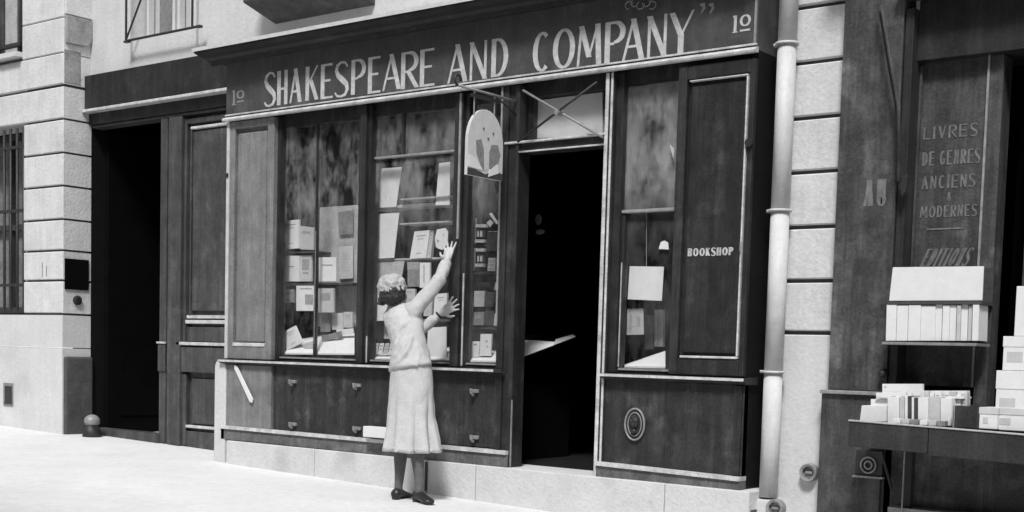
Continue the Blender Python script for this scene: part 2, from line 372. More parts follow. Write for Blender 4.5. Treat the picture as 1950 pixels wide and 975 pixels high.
pc = MB().box(XO - .30, XO - .12, .50, .52, 1.95, 2.6).build("curtain", 'cream', wb)
# upper left window
ul = X(42, 60, YW); zs = Z(20, 104, YW)
uw = MB().box(ul - 1.1, ul, .40, .42, zs, 6).build("window", 'curtain', bl, label="upper window at the left edge with pale frame")
fr = MB()
for x in (ul - .12, ul - .26, ul - .62, ul - .66): fr.box(x, x + .035, .33, .39, zs, 6)
fr.box(ul - 1.1, ul, .335, .385, zs + .001, zs + .05)
fr.build("window_frame", 'gate', uw)
MB().box(ul - 1.1, ul - .13, YW + .06, YW + .12, zs + .10, zs + .13).build("rail", 'iron', uw)
MB().box(ul - 1.1, ul + .0, YW - .07, .5, zs - .045, zs).build("sill", 'stone2', uw)
MB().box(-9, ul - .02, YW + .07, .6, zj[8] - .30, zs - .05).build("wall", 'stone', bl)
MB().box(-9, ul - 1.1, YW, .6, zs - .05, 7).build("wall", 'stone', bl)
# recessed bay above gate and cornice, with a window
zl = 3.56
wx0, wx1 = X(252, 60, YB), X(362, 40, YB); wz = Z(250, 76, YB)
MB().box(XL - .05, wx0, YB, .85, zl - .05, 7).build("wall", 'stone2', bl)
MB().box(wx0, wx1, YB, .85, zl - .05, wz).build("wall", 'stone2', bl)
MB().box(wx1, 12, YB, .85, 3.30, 7).build("wall", 'stone2', bl)
gw = MB().box(wx0, wx1, .74, .75, wz, 6).build("window", 'cream', bl, label="first floor window above the gate with thin iron guard rail")
fr = MB()
fr.box(wx0, wx1, .66, .73, wz + .001, wz + .05)
for x in (wx0 + .02, wx0 + .40, wx0 + .47, wx1 - .12, wx1 - .06): fr.box(x, x + .035, .665, .725, wz + .05, 6)
fr.build("window_frame", 'stone2', gw)
MB().box(wx0 + .12, wx0 + .38, .735, .74, wz + .05, 6).build("curtain", 'greyc', gw)
gr = thing("iron_guard_rail", "thin iron guard rail with diagonal bar at the window above the gate", "railing")
gy = YB - .10
a = P3(240, 76, gy); bb = P3(366, 50, gy)
MB().tube([a, (a.x, gy, 6)], .011, 8).build("upright", 'iron', gr)
MB().tube([bb, (bb.x, gy, 6)], .011, 8).build("upright", 'iron', gr)
MB().tube([a, (a.x + .95, gy, a.z + 1.45)], .009, 8).build("diagonal_bar", 'iron', gr)
c = P3(380, 53, gy)
MB().tube([(a.x, gy, a.z - .01), (c.x, gy, a.z - .01)], .012, 8).build("bottom_bar", 'iron', gr)
MB().box(c.x - .03, c.x + .02, gy - .014, gy + .02, a.z - .022, a.z - .002).build("wall_fixing", 'iron', gr)
MB().box(a.x - .02, a.x + .05, gy - .014, gy + .02, a.z - .026, a.z - .008).build("wall_fixing", 'iron', gr)
# balcony slab over the shop, its underside's shade put into the stone colour
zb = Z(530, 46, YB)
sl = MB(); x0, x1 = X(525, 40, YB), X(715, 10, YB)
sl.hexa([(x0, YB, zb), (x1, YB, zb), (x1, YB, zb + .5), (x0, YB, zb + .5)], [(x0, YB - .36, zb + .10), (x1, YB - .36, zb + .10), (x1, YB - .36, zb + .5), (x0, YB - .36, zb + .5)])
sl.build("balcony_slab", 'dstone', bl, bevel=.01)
MB().box(x0 - .02, x1 + .02, YB - .42, YB, zb + .5, zb + .56).build("balcony_edge", 'stone2', bl)
# right pier courses
zr = [1.19, 1.50, 1.82, 2.145, 2.465, 2.79, 3.115, 3.44, 3.765, 4.09, 4.4]
for i in range(len(zr) - 1):
    MB().box(XPL, XPR, YW + random.uniform(-.002, .002), .55, zr[i] + .012, zr[i + 1] - .012, .007).build("stone_block", 'stone', bl)
MB().box(XPL + .02, XPR - .02, YW + .03, .54, 1.1, 4.4).build("mortar_bed", 'joint', bl)
MB().box(XPL, XPR + .012, YW - .004, .55, -.6, 1.178, .006).build("stone_block", 'stone2', bl)
MB().box(4.72, XPL - .004, .30, .5, -.6, 7).build("wall", 'stone2', bl)
MB().box(XPR - .01, 5.25, .32, .45, -.6, 7).build("wall", 'stone2', bl)
MB().box(XPR, 13, .53, .85, 3.30, 7).build("wall", 'stone2', bl)
# carved marks on the left pier
cm = MB()
for k, (u, v0, v1) in enumerate([(62, 503, 527), (70, 503, 529), (80, 500, 528), (88, 506, 526)]):
    x, z = at(u, v0, YW); x2, z2 = at(u, v1, YW); cm.box(x, x + .012, YW - .001, YW + .003, z2, z)
cm.build("carved_mark", 'greyc', bl)
# roof and mass behind, keeps the rooms dark
MB().box(-9, 13, .85, 8.5, 4.2, 9).build("upper_storey", 'stone2', bl)

# ------------------------------------------------------------------ the far side of the street (mirrored in the glass)
op = thing("opposite_building", "long stone street front across the road, mirrored in the shop glass", "building")
MB().box(-45, 45, -22, -13.5, -3, 13).build("wall", 'opp', op)
MB().box(-45.2, 45.2, -22, -13.1, 13, 13.5).build("cornice", 'stone2', op)
for zz in (3.6, 6.9, 10.1): MB().box(-45, 45, -13.49, -13.3, zz, zz + .22).build("string_course", 'stone2', op)
wme = None
for fl_ in range(4):
    for k in range(22):
        if wme is None: wme = MB().box(-.62, .62, -.02, .03, 0, 2.1).mesh("window", 'blackfill')
        o = bpy.data.objects.new("window", wme); col.objects.link(o); o.parent = op
        o.location = (-24 + k * 2.7, -13.49, (.4, 4.2, 7.45, 10.65)[fl_])
# ------------------------------------------------------------------ dark rooms
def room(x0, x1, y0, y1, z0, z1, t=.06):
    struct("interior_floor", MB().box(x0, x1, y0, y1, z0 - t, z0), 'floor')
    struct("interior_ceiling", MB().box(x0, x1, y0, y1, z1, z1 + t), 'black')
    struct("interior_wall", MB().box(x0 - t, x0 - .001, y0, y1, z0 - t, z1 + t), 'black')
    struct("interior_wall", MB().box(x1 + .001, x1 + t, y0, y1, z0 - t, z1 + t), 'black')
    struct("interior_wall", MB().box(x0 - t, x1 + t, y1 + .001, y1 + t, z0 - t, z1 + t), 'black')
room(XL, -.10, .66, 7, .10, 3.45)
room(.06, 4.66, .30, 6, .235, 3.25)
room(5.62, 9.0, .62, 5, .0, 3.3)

# ------------------------------------------------------------------ carriage gate
g = thing("carriage_gate", "tall dark carriage gate with its left leaf open onto a black passage", "gate")
yg = YB + .0
gx_post0, gx_post1, gx_r = X(304, 500, YB), X(345, 500, YB), .02
zhead = Z(303, 226, YB)
xl0, xl1 = XL + .002, -.03
MB().box(xl0, xl1, YB - .07, YB + .2, 3.235, 3.555).build("lintel", 'lintel', g, bevel=.006)
MB().box(xl0, xl1, YB - .10, YB - .005, 3.205, 3.233).build("lintel_moulding", 'edge', g, bevel=.006)
MB().box(xl0, xl1, YB - .02, YB + .18, 3.10, 3.203).build("lintel_board", 'wood', g)
MB().box(xl0, gx_r, YB + .0, YB + .14, zhead, 3.098).build("head_rail", 'gate', g, bevel=.008)
# post
xm = X(318, 500, YB); zc0, zc1 = Z(325, 708, YB), Z(325, 655, YB)
gzf = .10
ps = MB(); ps.box(gx_post0, xm - .012, YB + .0, YB + .12, gzf, zhead - .002); ps.box(xm - .012, xm + .02, YB + .03, YB + .12, gzf, zhead - .002); ps.box(xm + .02, gx_post1, YB - .01, YB + .12, gzf, zhead - .002)
ps.build("post", 'gate', g, bevel=.008)
MB().box(gx_post0 - .005, xm - .005, YB - .012, YB - .001, zc0, zc1).build("post_block", 'gate', g, bevel=.006)
MB().box(gx_post0 - .012, xm, YB - .022, YB - .002, zc1 + .002, zc1 + .02).build("post_collar", 'edge', g)
# right leaf
ly = YB + .04
xs0 = gx_post1; xp0 = X(358, 500, YB)
zp1, zp0 = Z(358, 236, YB), Z(358, 600, YB)
MB().box(xs0, gx_r, ly + .03, ly + .08, gzf, zhead - .002).build("leaf_panel", 'gate', g)
MB().box(xp0, gx_r, ly + .005, ly + .028, zp0 + .04, zp1 - .06).build("leaf_field", 'gate', g, bevel=.008)
lf = MB(); lf.box(xs0 + .002, xs0 + .035, ly - .02, ly + .03, Z(350, 655, YB), zhead - .03); lf.box(xs0 + .037, gx_r, ly - .018, ly + .03, zp1 + .005, zp1 + .05); lf.build("leaf_moulding", 'gate', g, bevel=.008)
MB().box(xs0 + .075, gx_r, ly - .012, ly + .03, zp1 - .045, zp1 - .02).build("panel_moulding", 'edge', g, bevel=.006)
MB().box(xs0 + .075, xs0 + .095, ly - .010, ly + .029, zp0, zp1 - .048).build("panel_moulding", 'gate', g, bevel=.004)
for (v0, v1, mt, dy) in ((606, 600, 'edge', -.005), (616, 609, 'edge', -.02)):
    MB().box(xs0 + .037, gx_r, ly + dy, ly + .028, Z(358, v0, YB), Z(358, v1, YB)).build("panel_moulding", mt, g, bevel=.004)
MB().box(xs0 + .04, gx_r, ly - .0, ly + .029, Z(358, 650, YB), Z(358, 622, YB)).build("leaf_rail", 'gate', g, bevel=.005)
MB().box(xs0 - .06, gx_r, ly - .05, ly + .028, Z(345, 657, YB), Z(345, 651, YB)).build("rail_moulding", 'edge', g, bevel=.004)
MB().box(xs0 - .06, gx_r, ly - .035, ly + .027, Z(345, 708, YB), Z(345, 660, YB)).build("leaf_rail", 'gate', g, bevel=.006)
lz1, lz0 = Z(358, 714, YB), Z(358, 815, YB)
MB().box(xs0 + .002, xs0 + .05, ly - .015, ly + .03, gzf, lz1 + .01).build("leaf_moulding", 'gate', g, bevel=.006)
MB().box(xp0 + .01, gx_r, ly + .002, ly + .029, lz0 + .04, lz1 - .03).build("leaf_field", 'gate', g, bevel=.01)
MB().box(xs0 + .052, gx_r, ly - .02, ly + .028, lz0, lz0 + .025).build("panel_moulding", 'edge', g, bevel=.005)
MB().box(xs0 + .051, gx_r, ly - .01, ly + .027, gzf - .02, lz0 - .03).build("leaf_rail", 'gate', g, bevel=.005)
# threshold and the faint open left leaf
th = MB(); th.box(XL + .036, gx_post0 + .02, YB - .02, YB + .14, -.1, Z(300, 826, YB)); th.build("threshold", 'gate', g, bevel=.01)
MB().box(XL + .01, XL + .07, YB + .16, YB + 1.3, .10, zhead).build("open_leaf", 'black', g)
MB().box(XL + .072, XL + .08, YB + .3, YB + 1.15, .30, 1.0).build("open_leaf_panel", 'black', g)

# small fittings on the left pier cheek
zq1, zq0 = Z(140, 494, .37), Z(140, 552, .37)
tag(MB().box(XL + .001, XL + .012, YW + .02, YB - .02, zq0, zq1).build("wall_plate", 'black'), "black rectangular plate on the pier cheek beside the gate", "plate")
kn = MB(); kc = Vector((XL, .375, Z(150, 572, .375)))
kn.tube([kc, kc + Vector((.02, 0, 0)), kc + Vector((.028, 0, 0))], [.045, .045, .028], 20)
tag(kn.build("bell_knob", 'iron', smooth=False), "round black bell knob below the black plate", "doorbell")
# wheel guard ball
wg = thing("wheel_guard", "rounded cast iron wheel guard at the foot of the left pier", "wheel guard")
wp = P3(152, 812, .28); gzz = gz(wp.x)
bm_ = MB().ball((wp.x + .11, .34, Z(155, 800, .34)), .075, 1, 1, .85, 18); bm_.build("guard_ball", 'metal', wg, smooth=True)
MB().tube([(wp.x + .11, .34, gzz - .05), (wp.x + .11, .34, gzz + .05), (wp.x + .11, .34, gzz + .14), (wp.x + .11, .34, Z(155, 812, .34))], [.10, .085, .05, .05], 16).build("guard_stem", 'iron', wg, smooth=True)
# rainwater outlet mark at the left edge
ou = thing("wall_vent", "small rusty iron vent in the pale wall at the left edge", "vent")
x, z = at(8, 772, YW); x2, z2 = at(26, 730, YW)
MB().box(x, x2, YW - .012, YW, z, z2).build("vent_frame", 'greyc', ou, bevel=.004)
MB().box(x + .035, x2 - .012, YW - .016, YW - .0125, z + .02, z2 - .03).build("vent_slot", 'iron', ou)
# stone guard post left of the shop
x0, x1 = X(409, 800, -.02), X(430, 800, -.02); zt = Z(419, 684, -.02)
gp = MB(); rr = (x1 - x0) / 2; cx = (x0 + x1) / 2
pf = [(x0, -.3), (x1, -.3), (x1, zt - .07)] + [(cx + rr * math.cos(math.pi * k / 8), zt - .07 + .07 * math.sin(math.pi * k / 8)) for k in range(1, 8)] + [(x0, zt - .07)]
gp.prism_y(pf, -.03, .30)
tag(gp.build("stone_post", 'plinth', bevel=.012), "pale stone guard post with rounded top between gate and bookshop", "post")
# ------------------------------------------------------------------ the bookshop front
s = thing("bookshop_front", "dark painted bookshop front with lettered fascia, shutters and open doorway", "shopfront")
XA, XB = -.03, 4.727
ZS = .903            # sill
ZF0, ZF1 = 2.845, 3.315
fa = MB().box(XA, XB, -.02, .50, ZF0, ZF1).build("fascia", 'fascia', s)
# lettering
ZT0, ZT1 = 2.905, 3.165
L_ = [('S', 503, 526), ('H', 528, 548), ('A', 552, 575), ('K', 582, 607), ('E', 611, 634), ('S', 637, 665), ('P', 669, 697), ('E', 701, 725), ('A', 729, 764), ('R', 764, 797), ('E', 800, 828),
      ('A', 853, 891), ('N', 894, 928), ('D', 936, 968), ('C', 1014, 1050), ('O', 1053, 1095), ('M', 1099, 1146), ('P', 1152, 1191), ('A', 1186, 1228), ('N', 1232, 1271), ('Y', 1277, 1319)]
for ch, u0, u1 in L_:
    vm = 170 - (u0 - 515) * .137
    t = (u0 - 503) / 816
    zb0, zb1 = ZT0 - .0 - .03 * t, ZT1 - .035 * t
    zb0 += random.uniform(-.004, .004)
    letter(ch, X(u0, vm, -.02), X(u1, vm, -.02), zb0, zb1, -.02, 'letter', fa, .155, .062)
for u0, u1 in ((1333, 1341), (1350, 1358)):
    letter(',', X(u0, 16, -.02), X(u1, 16, -.02), Z(u0, 27, -.02), Z(u0, 9, -.02), -.02, 'fnum', fa, .42, .22)
letter('1', X(1395, 40, -.02), X(1406, 40, -.02), Z(1400, 62, -.02), Z(1400, 30, -.02), -.02, 'letter', fa, .19, .1, name="digit")
letter('o', X(1409, 40, -.02), X(1430, 40, -.02), Z(1418, 60, -.02), Z(1418, 28, -.02), -.02, 'letter', fa, .17, .08, name="digit")
letter('1', X(441, 185, -.02), X(450, 185, -.02), Z(445, 200, -.02), Z(445, 172, -.02), -.02, 'fnum', fa, .17, .1, name="digit")
letter('o', X(451, 185, -.02), X(465, 185, -.02), Z(458, 195, -.02), Z(458, 172, -.02), -.02, 'fnum', fa, .17, .08, name="digit")
# faint scroll ornament over the last word
sc_ = MB()
for k in range(5):
    cxx, czz = at(1198 + k * 11, 10 - (k % 2) * 5, -.02)
    pts = [(cxx + .028 * math.cos(a / 10 * math.pi * 1.5 + k), czz + .024 * math.sin(a / 10 * math.pi * 1.5 + k)) for a in range(11)]
    sc_.tube([(p[0], -.0215, p[1]) for p in pts], .004, 5)
sc_.build("scroll_ornament", 'fnum', fa)
# fascia mouldings
MB().prism_x([(-.02, ZF0 - .02), (-.055, ZF0 - .02), (-.06, ZF0 - .008), (-.05, ZF0 + .004), (-.034, ZF0 + .012), (-.02, ZF0 + .014)], XA - .01, XB + .01).build("fascia_moulding", 'edge', s)
MB().box(XA, XB, -.035, -.0195, ZF0 + .024, ZF0 + .034).build("fascia_bead", 'edge', s)
MB().box(XB - .02, XB - .008, -.032, -.0195, ZF0 + .036, ZF1 - .02).build("fascia_bead", 'fnum', s)
# cornice
cp = [(-.0195, 3.285), (-.045, 3.29), (-.05, 3.305), (-.085, 3.312), (-.11, 3.33), (-.16, 3.338), (-.185, 3.345), (-.215, 3.352), (-.215, 3.372), (.50, 3.40), (.50, 3.316), (-.0195, 3.316)]
MB().prism_x(cp, -.20, XB + .02).build("cornice", 'lintel', s)
MB().prism_x([(-.228, 3.362), (-.228, 3.390), (.50, 3.412), (.50, 3.402), (-.216, 3.374), (-.216, 3.366)], -.215, XB + .02).build("cornice_lit_edge", 'pipe', s)  # pale lip puts the light on the cornice top into colour
MB().prism_x([(.0, 3.29), (.0, 3.33), (-.19, 3.33), (-.1, 3.30)], XB + .021, XB + .05).build("cornice_return", 'lintel', s)
# returns of the shopfront
MB().box(XB - .03, XB, .002, .50, -.1, ZF0 - .001).build("end_board", 'blackfill', s)  # shade on the return put into its black colour
MB().box(XA, XA + .03, .002, .50, .27, ZF0 - .001).build("end_board", 'wood', s)
# left shutter
def shutter(x0, x1, z0, z1, px0, px1, pz0, pz1, mt, y=0.0, th=.05, nm="shutter"):
    fb = MB(); fb.box(x0, px0, y, y + th, z0, z1); fb.box(px1, x1, y, y + th, z0, z1); fb.box(px0, px1, y + .001, y + th, z0, pz0); fb.box(px0, px1, y + .001, y + th, pz1, z1)
    o = fb.build(nm, mt, s, bevel=.006)
    MB().box(px0, px1, y + .036, y + th - .002, pz0, pz1).build("shutter_panel", mt, o)
    fl = MB().box(px0 + .024, px1 - .024, y + .014, y + .037, pz0 + .036, pz1 - .036); fl.build("raised_field", mt, o, bevel=.012)
    return o
lx0, lx1 = X(433, 450), X(521, 450)
lsh = shutter(lx0 + .035, lx1, ZS + .012, ZF0 - .022, X(447, 450), X(509, 450), Z(475, 660), Z(475, 243), 'faded', -.012, .055)
MB().box(lx0, lx0 + .033, -.02, .04, ZS + .012, ZF0 - .022).build("shutter_edge_strip", 'palish2', s, bevel=.004)
pz0, pz1 = Z(475, 660), Z(475, 243)
MB().box(X(447, 450) + .003, X(509, 450) - .003, -.018, .022, pz0 + .0, pz0 + .03).build("panel_moulding", 'edge', lsh, bevel=.006)
MB().box(lx0 + .002, lx0 + .03, -.03, -.021, Z(437, 338), Z(437, 331)).build("hinge", 'iron', lsh)
# right shutter
rx0, rx1 = X(1286, 450), XB - .002
rsh = shutter(rx0, rx1, ZS + .012, ZF0 - .05, X(1302, 450), X(1420, 450), Z(1360, 684), Z(1360, 148), 'wood', -.03, .06)
hx0, hx1 = X(1308, 450), X(1414, 450)
hz0, hz1 = Z(1360, 684), Z(1360, 148)
MB().box(hx1 + .004, hx1 + .014, -.036, -.006, hz0 + .02, hz1 - .02).build("panel_moulding", 'edge', rsh, bevel=.003)
MB().box(hx0, hx1 + .014, -.037, -.006, hz0 + .004, hz0 + .018).build("panel_moulding", 'edge', rsh, bevel=.003)
MB().box(hx0, hx1 + .014, -.037, -.006, hz1 - .016, hz1 - .008).build("panel_moulding", 'edge', rsh, bevel=.003)
x0, z0 = at(1310, 487, -.014); x1, z1 = at(1397, 473, -.014)
zA = Z(1352, 487, -.014); zB = Z(1352, 472, -.014)
text("BOOKSHOP", x0, x1, zA, zB, -.0163, 'letter', rsh, .26, .12, .2, serif=.13)
hb = MB(); hx, hz = at(1428, 272, -.03)
hb.tube([(hx, -.03, hz), (hx, -.05, hz)], .025, 14); hb.build("shutter_catch", 'iron', rsh)
MB().tube([(X(1417, 468), -.045, Z(1417, 480)), (X(1417, 468), -.045, Z(1417, 462))], .006, 8).build("shutter_catch", 'metal', rsh)
# header behind shutters and windows
MB().box(XA + .03, XB - .03, .06, .14, ZF0 - .10, ZF0 - .001).build("window_head", 'wood', s)
# sill
MB().prism_x([(.12, ZS - .035), (-.015, ZS - .035), (-.045, ZS - .022), (-.06, ZS - .018), (-.06, ZS + .004), (.12, ZS + .010)], XA - .02, X(965, 700)).build("sill", 'wood', s)
MB().box(XA - .02, X(950, 700), -.066, -.0605, ZS - .014, ZS + .003).build("sill_edge", 'edge', s)  # pale strip stands in for light on the sill's edge
MB().prism_x([(.12, ZS - .035), (-.015, ZS - .035), (-.045, ZS - .022), (-.06, ZS - .018), (-.06, ZS + .004), (.12, ZS + .010)], X(1152, 700), XB + .02).build("sill", 'wood', s)
MB().box(X(1152, 700), XB + .02, -.066, -.0605, ZS - .014, ZS + .003).build("sill_edge", 'edge', s)
# stall risers
xd0, xd1 = X(968, 800), X(1146, 800)
ZB0 = .262
MB().box(XA, X(519, 760), -.018, .05, ZB0 + .10, ZS - .036).build("stall_riser", 'faded', s, bevel=.004, label="faded grey riser board under the left shutter")
MB().box(X(519, 760) + .012, xd0, .004, .05, ZB0 + .10, ZS - .036).build("stall_riser", 'wood_r', s)
MB().box(xd1, X(1268, 800) - .002, .0, .05, ZB0 + .02, ZS - .036).build("stall_riser", 'wood_r', s)
MB().box(X(1268, 800) + .002, XB, -.006, .05, ZB0 + .0, ZS - .036).build("stall_riser", 'wood_r', s, bevel=.003)
MB().box(XB - .06, XB - .01, -.02, -.007, ZB0 - .02, ZS - .04).build("corner_strip", 'wood', s, bevel=.003)
# base mouldings
zm = Z(600, 830, -.03)
for (xa, xb, zc, zc2) in ((XA - .01, xd0 + .02, Z(450, 815, -.04), Z(960, 862, -.04)), (X(1140, 890), XB + .005, Z(1145, 883, -.04), Z(1425, 914, -.04))):
    def slab(y0, dz0, dz1, mt, nm):
        MB().hexa([(xa, y0, zc + dz0), (xb, y0, zc2 + dz0), (xb, y0, zc2 + dz1), (xa, y0, zc + dz1)], [(xa, .05, zc + dz0), (xb, .05, zc2 + dz0), (xb, .05, zc2 + dz1), (xa, .05, zc + dz1)]).build(nm, mt, s)
    slab(-.045, -.014, .012, 'edge', "base_moulding")
    slab(-.03, -.016, -.10, 'base' , "base_board")
# plinth stones
zpt0, zpt1 = Z(430, 838, -.03), Z(960, 886, -.03); zpt2 = Z(1430, 936, -.03)
def ztop(x): return zpt0 + (zpt2 - zpt0) * (x - X(430, 838)) / (X(1430, 936) - X(430, 838))
js = [X(430, 870, -.06), X(598, 880, -.06), X(811, 910, -.06), X(905, 910, -.06), X(1265, 940, -.06), XB + .09]
for i in range(len(js) - 1):
    a, c = js[i] + (.003 if i != 2 else .010), js[i + 1] - .003
    lo = [(a, -.06, -.5), (c, -.06, -.5), (c, -.06, ztop(c)), (a, -.06, ztop(a))]
    MB().hexa(lo, [(x, .30, z) for x, _, z in lo]).build("plinth_stone", 'plinth', s, bevel=.006)
MB().box(js[0], js[-1], -.035, .28, -.5, .12).build("joint_filling", 'joint', s)
tag(MB().box(js[2] - .002, js[2] + .016, -.074, -.061, gz(js[2]) + .02, ztop(js[2]) - .012).build("joint_strip", 'iron', bevel=.002), "thin upright dark strip marking the joint in the stone plinth beside her shoe", "strap")  # dark strip stands for the gap between two plinth stones
# doorway: posts, head, transom
def post(u0, u1, v, z0, z1, y0, y1, mt, nm, bev=.006): return MB().box(X(u0, v, y0), X(u1, v, y0), y0, y1, z0, z1).build(nm, mt, s, bevel=bev)
dz = .24
dp = MB(); a0, a1 = X(952, 500), X(984, 500)
dp.box(a0, a0 + .055, -.02, .12, dz, ZF0 - .022); dp.box(a0 + .055, a1 - .03, -.005, .12, dz, ZF0 - .023); dp.box(a1 - .03, a1, -.016, .12, dz, ZF0 - .0225)
dpo = dp.build("door_post", 'wood', s, bevel=.005)
MB().box(a0 - .004, a0 + .008, -.028, -.0205, ZS + .3, ZF0 - .03).build("post_bead", 'fnum', dpo)
MB().box(a1 - .001, a1 + .002, -.018, -.004, dz, ZS - .2).build("post_bead", 'fnum', dpo)
b0, b1 = X(1147, 500), X(1161, 500)
dpr = MB().box(b0, b1, -.01, .12, dz - .05, ZF0 - .022).build("door_post", 'wood', s, bevel=.004)
MB().box(b0 - .004, b0 + .022, -.024, -.0105, dz - .06, ZF0 - .024).build("post_bead", 'edge', dpr, bevel=.006)
MB().box(b0 + .036, b0 + .052, -.022, -.0105, dz - .06, ZF0 - .024).build("post_bead", 'edge', dpr, bevel=.005)
MB().box(b1, X(1182, 500, .05), .02, .12, ZS + .01, ZF0 - .022).build("window_stile", 'wood', s, bevel=.004)
zh1, zh0 = Z(1065, 266), Z(1065, 284)
MB().box(a1 + .001, b0 - .001, .0, .14, zh0, zh1).build("door_head", 'wood', s, bevel=.004)
MB().box(a0 + .03, b0 + .01, -.028, .0, zh1 - .002, zh1 + .012).build("door_head_moulding", 'edge', s, bevel=.003)
MB().box(a1 + .001, b0 - .001, -.016, .0, zh0 - .002, zh0 + .008).build("door_head_moulding", 'edge', s, bevel=.002)
# transom light with pale blind
tr = MB().box(a1 + .01, b0 - .01, .10, .108, zh1 + .002, ZF0 - .025).build("transom_light", 'glassclean', s)
MB().box(a1 + .001, a1 + .05, .08, .14, zh1 + .001, ZF0 - .024).build("transom_frame", 'wood', s)
MB().prism_y([at(1006, 265, .13), at(1148, 256, .13), at(1148, 176, .13), at(1020, 192, .13)], .125, .14).build("transom_blind", 'paper', tr, label="pale blind hanging behind the transom light")
cr = (a1 + b0) / 2
for (p, q) in (((996, 172), (1148, 262)), ((1140, 157), (989, 271))):
    A_, B_ = P3(*p, -.045), P3(*q, -.045)
    if p[0] == 1140: A_.y -= .018; B_.y -= .018
    MB().tube([A_, B_], .008, 8).build("transom_stay_bar", 'metal' if p[0] == 996 else 'iron', s, smooth=True)
bo = P3(1064, 215, -.055); MB().tube([bo + Vector((0, .03, 0)), bo + Vector((0, -.03, 0))], .018, 12).build("transom_stay_boss", 'metal', s)
# door step
MB().box(a1, b0, -.055, .32, .10, ztop(3.3) - .012).build("door_step", 'plinth', s)
# windows: posts, bars, glass
w1a, w1b = X(533, 450, .05), X(677, 450, .04)
MB().box(lx1 + .002, w1a + .02, .03, .10, ZS + .011, ZF0 - .022).build("window_stile", 'wood', s)
def mull(u0, u1, y0=0.0, label=None, light=False):
    x0, x1 = X(u0, 450, y0), X(u1, 450, y0); w_ = x1 - x0; q = MB()
    q.box(x0, x0 + w_ * .3, y0 + .02, .12, ZS + .011, ZF0 - .022); q.box(x0 + w_ * .3, x0 + w_ * .72, y0, .12, ZS + .0105, ZF0 - .0215); q.box(x0 + w_ * .72, x1, y0 + .025, .12, ZS + .011, ZF0 - .022)
    o = q.build("mullion", 'wood', s, bevel=.005); return o, x0, x1
m1, mx0, mx1 = mull(677, 699)
m2, nx0, nx1 = mull(857, 883)
def bead(x, z0, z1, p, y=-.008, w=.008, mt='fnum'): MB().box(x, x + w, y, y + .008, z0, z1).build("post_bead", mt, p)
bead(nx0 + .065, Z(870, 455), ZF0 - .03, m2, -.008, .016); bead(nx1 - .012, ZS + .02, Z(880, 520), m2, .016, .008, 'edge')
bead(mx1 - .008, ZS + .02, Z(700, 640), m1, .018, .006, 'edge')
def pane(x0, x1, z0, z1, mt, y=.08): return MB().box(x0, x1, y, y + .006, z0, z1).build("window_pane", mt, s)
zt_ = ZF0 - .10; zg = ZS + .02
zm1 = Z(605, 395, .08)
XW1m = X(603, 450, .08)
pane(w1a + .02, XW1m - .008, zg, zt_, 'glass'); pane(XW1m + .008, mx0, zg, zt_, 'glass')
MB().box(XW1m - .008, XW1m + .008, .068, .10, zg, zt_).build("glazing_bar", 'wood', s)
MB().box(XW1m + .004, XW1m + .0075, .062, .0675, Z(605, 655, .08), Z(605, 440, .08)).build("bar_highlight_strip", 'metal', s)  # pale strip painted in for the bar's highlight
XW2m = X(770, 250, .08); zq = Z(770, 297, .08)
pane(mx1, XW2m - .012, zq + .008, zt_, 'glass2'); pane(XW2m + .012, nx0, zq + .008, zt_, 'glass2')
pane(mx1, nx0, zg, zq - .008, 'glass')
MB().box(XW2m - .012, XW2m + .012, .065, .10, zq + .01, zt_).build("glazing_bar", 'wood', s)
MB().box(mx1, nx0, .06, .10, zq - .008, zq + .008).build("transom_bar", 'fnum', s, bevel=.003)
pane(nx1, a0, zg, zt_, 'glass')
# bottom frame rails with a pale lip
for xa, xb in ((w1a, mx0), (mx1, nx0), (nx1, a0)):
    MB().box(xa, xb, .055, .10, ZS + .011, ZS + .045).build("bottom_rail", 'wood', s)
    MB().box(xa + .01, xb - .005, .045, .054, ZS + .030, ZS + .042).build("rail_lip", 'fnum', s)
# window 4
w4a, w4b = X(1182, 500, .05), rx0
pane(w4a, w4b, zg, zt_, 'glass2' if 0 else 'glass')
z4 = Z(1230, 401, .05)
pane(w4a + .002, w4b - .002, z4 + .012, zt_ - .01, 'glass2', .066)
MB().box(w4a - .0, w4b, .04, .10, z4 - .010, z4 + .010).build("transom_bar", 'fnum', s, bevel=.003)
MB().box(w4a, w4a + .022, .05, .10, zg, z4 - .012).build("window_stile", 'wood', s)
MB().box(w4a + .008, w4a + .013, .043, .0495, ZS + .05, Z(1188, 500, .05)).build("post_bead", 'edge', s)
MB().box(w4a, w4b, .055, .10, ZS + .011, ZS + .045).build("bottom_rail", 'wood', s)
MB().box(w4a + .01, w4b - .005, .045, .054, ZS + .028, ZS + .042).build("rail_lip", 'fnum', s)
# shelves behind the glass
def shelf(u0, u1, v, Y=.20, th=.014, mt='shelf', depth=.14, v2=None):
    x0, x1 = X(u0, v, Y), X(u1, v, Y); z = Z((u0 + u1) / 2, v if v2 is None else (v + v2) / 2, Y)
    return MB().box(x0, x1, Y - .02, Y + depth, z - th / 2, z + th / 2).build("display_shelf", mt, s)
shelf(533, 606, 481); shelf(533, 676, 541)
shelf(700, 856, 397, mt='shelfl', v2=388, th=.02); shelf(766, 858, 378, Y=.16, th=.008, mt='shelfl', v2=376); shelf(764, 858, 426, Y=.14, th=.01, mt='shelfl', v2=423)
shelf(698, 846, 494, mt='shelfl', th=.014); shelf(700, 856, 612, mt='greyc', th=.014, v2=606)
for v in (466, 518, 570, 623): shelf(874, 955, v + 2, mt='shelf')
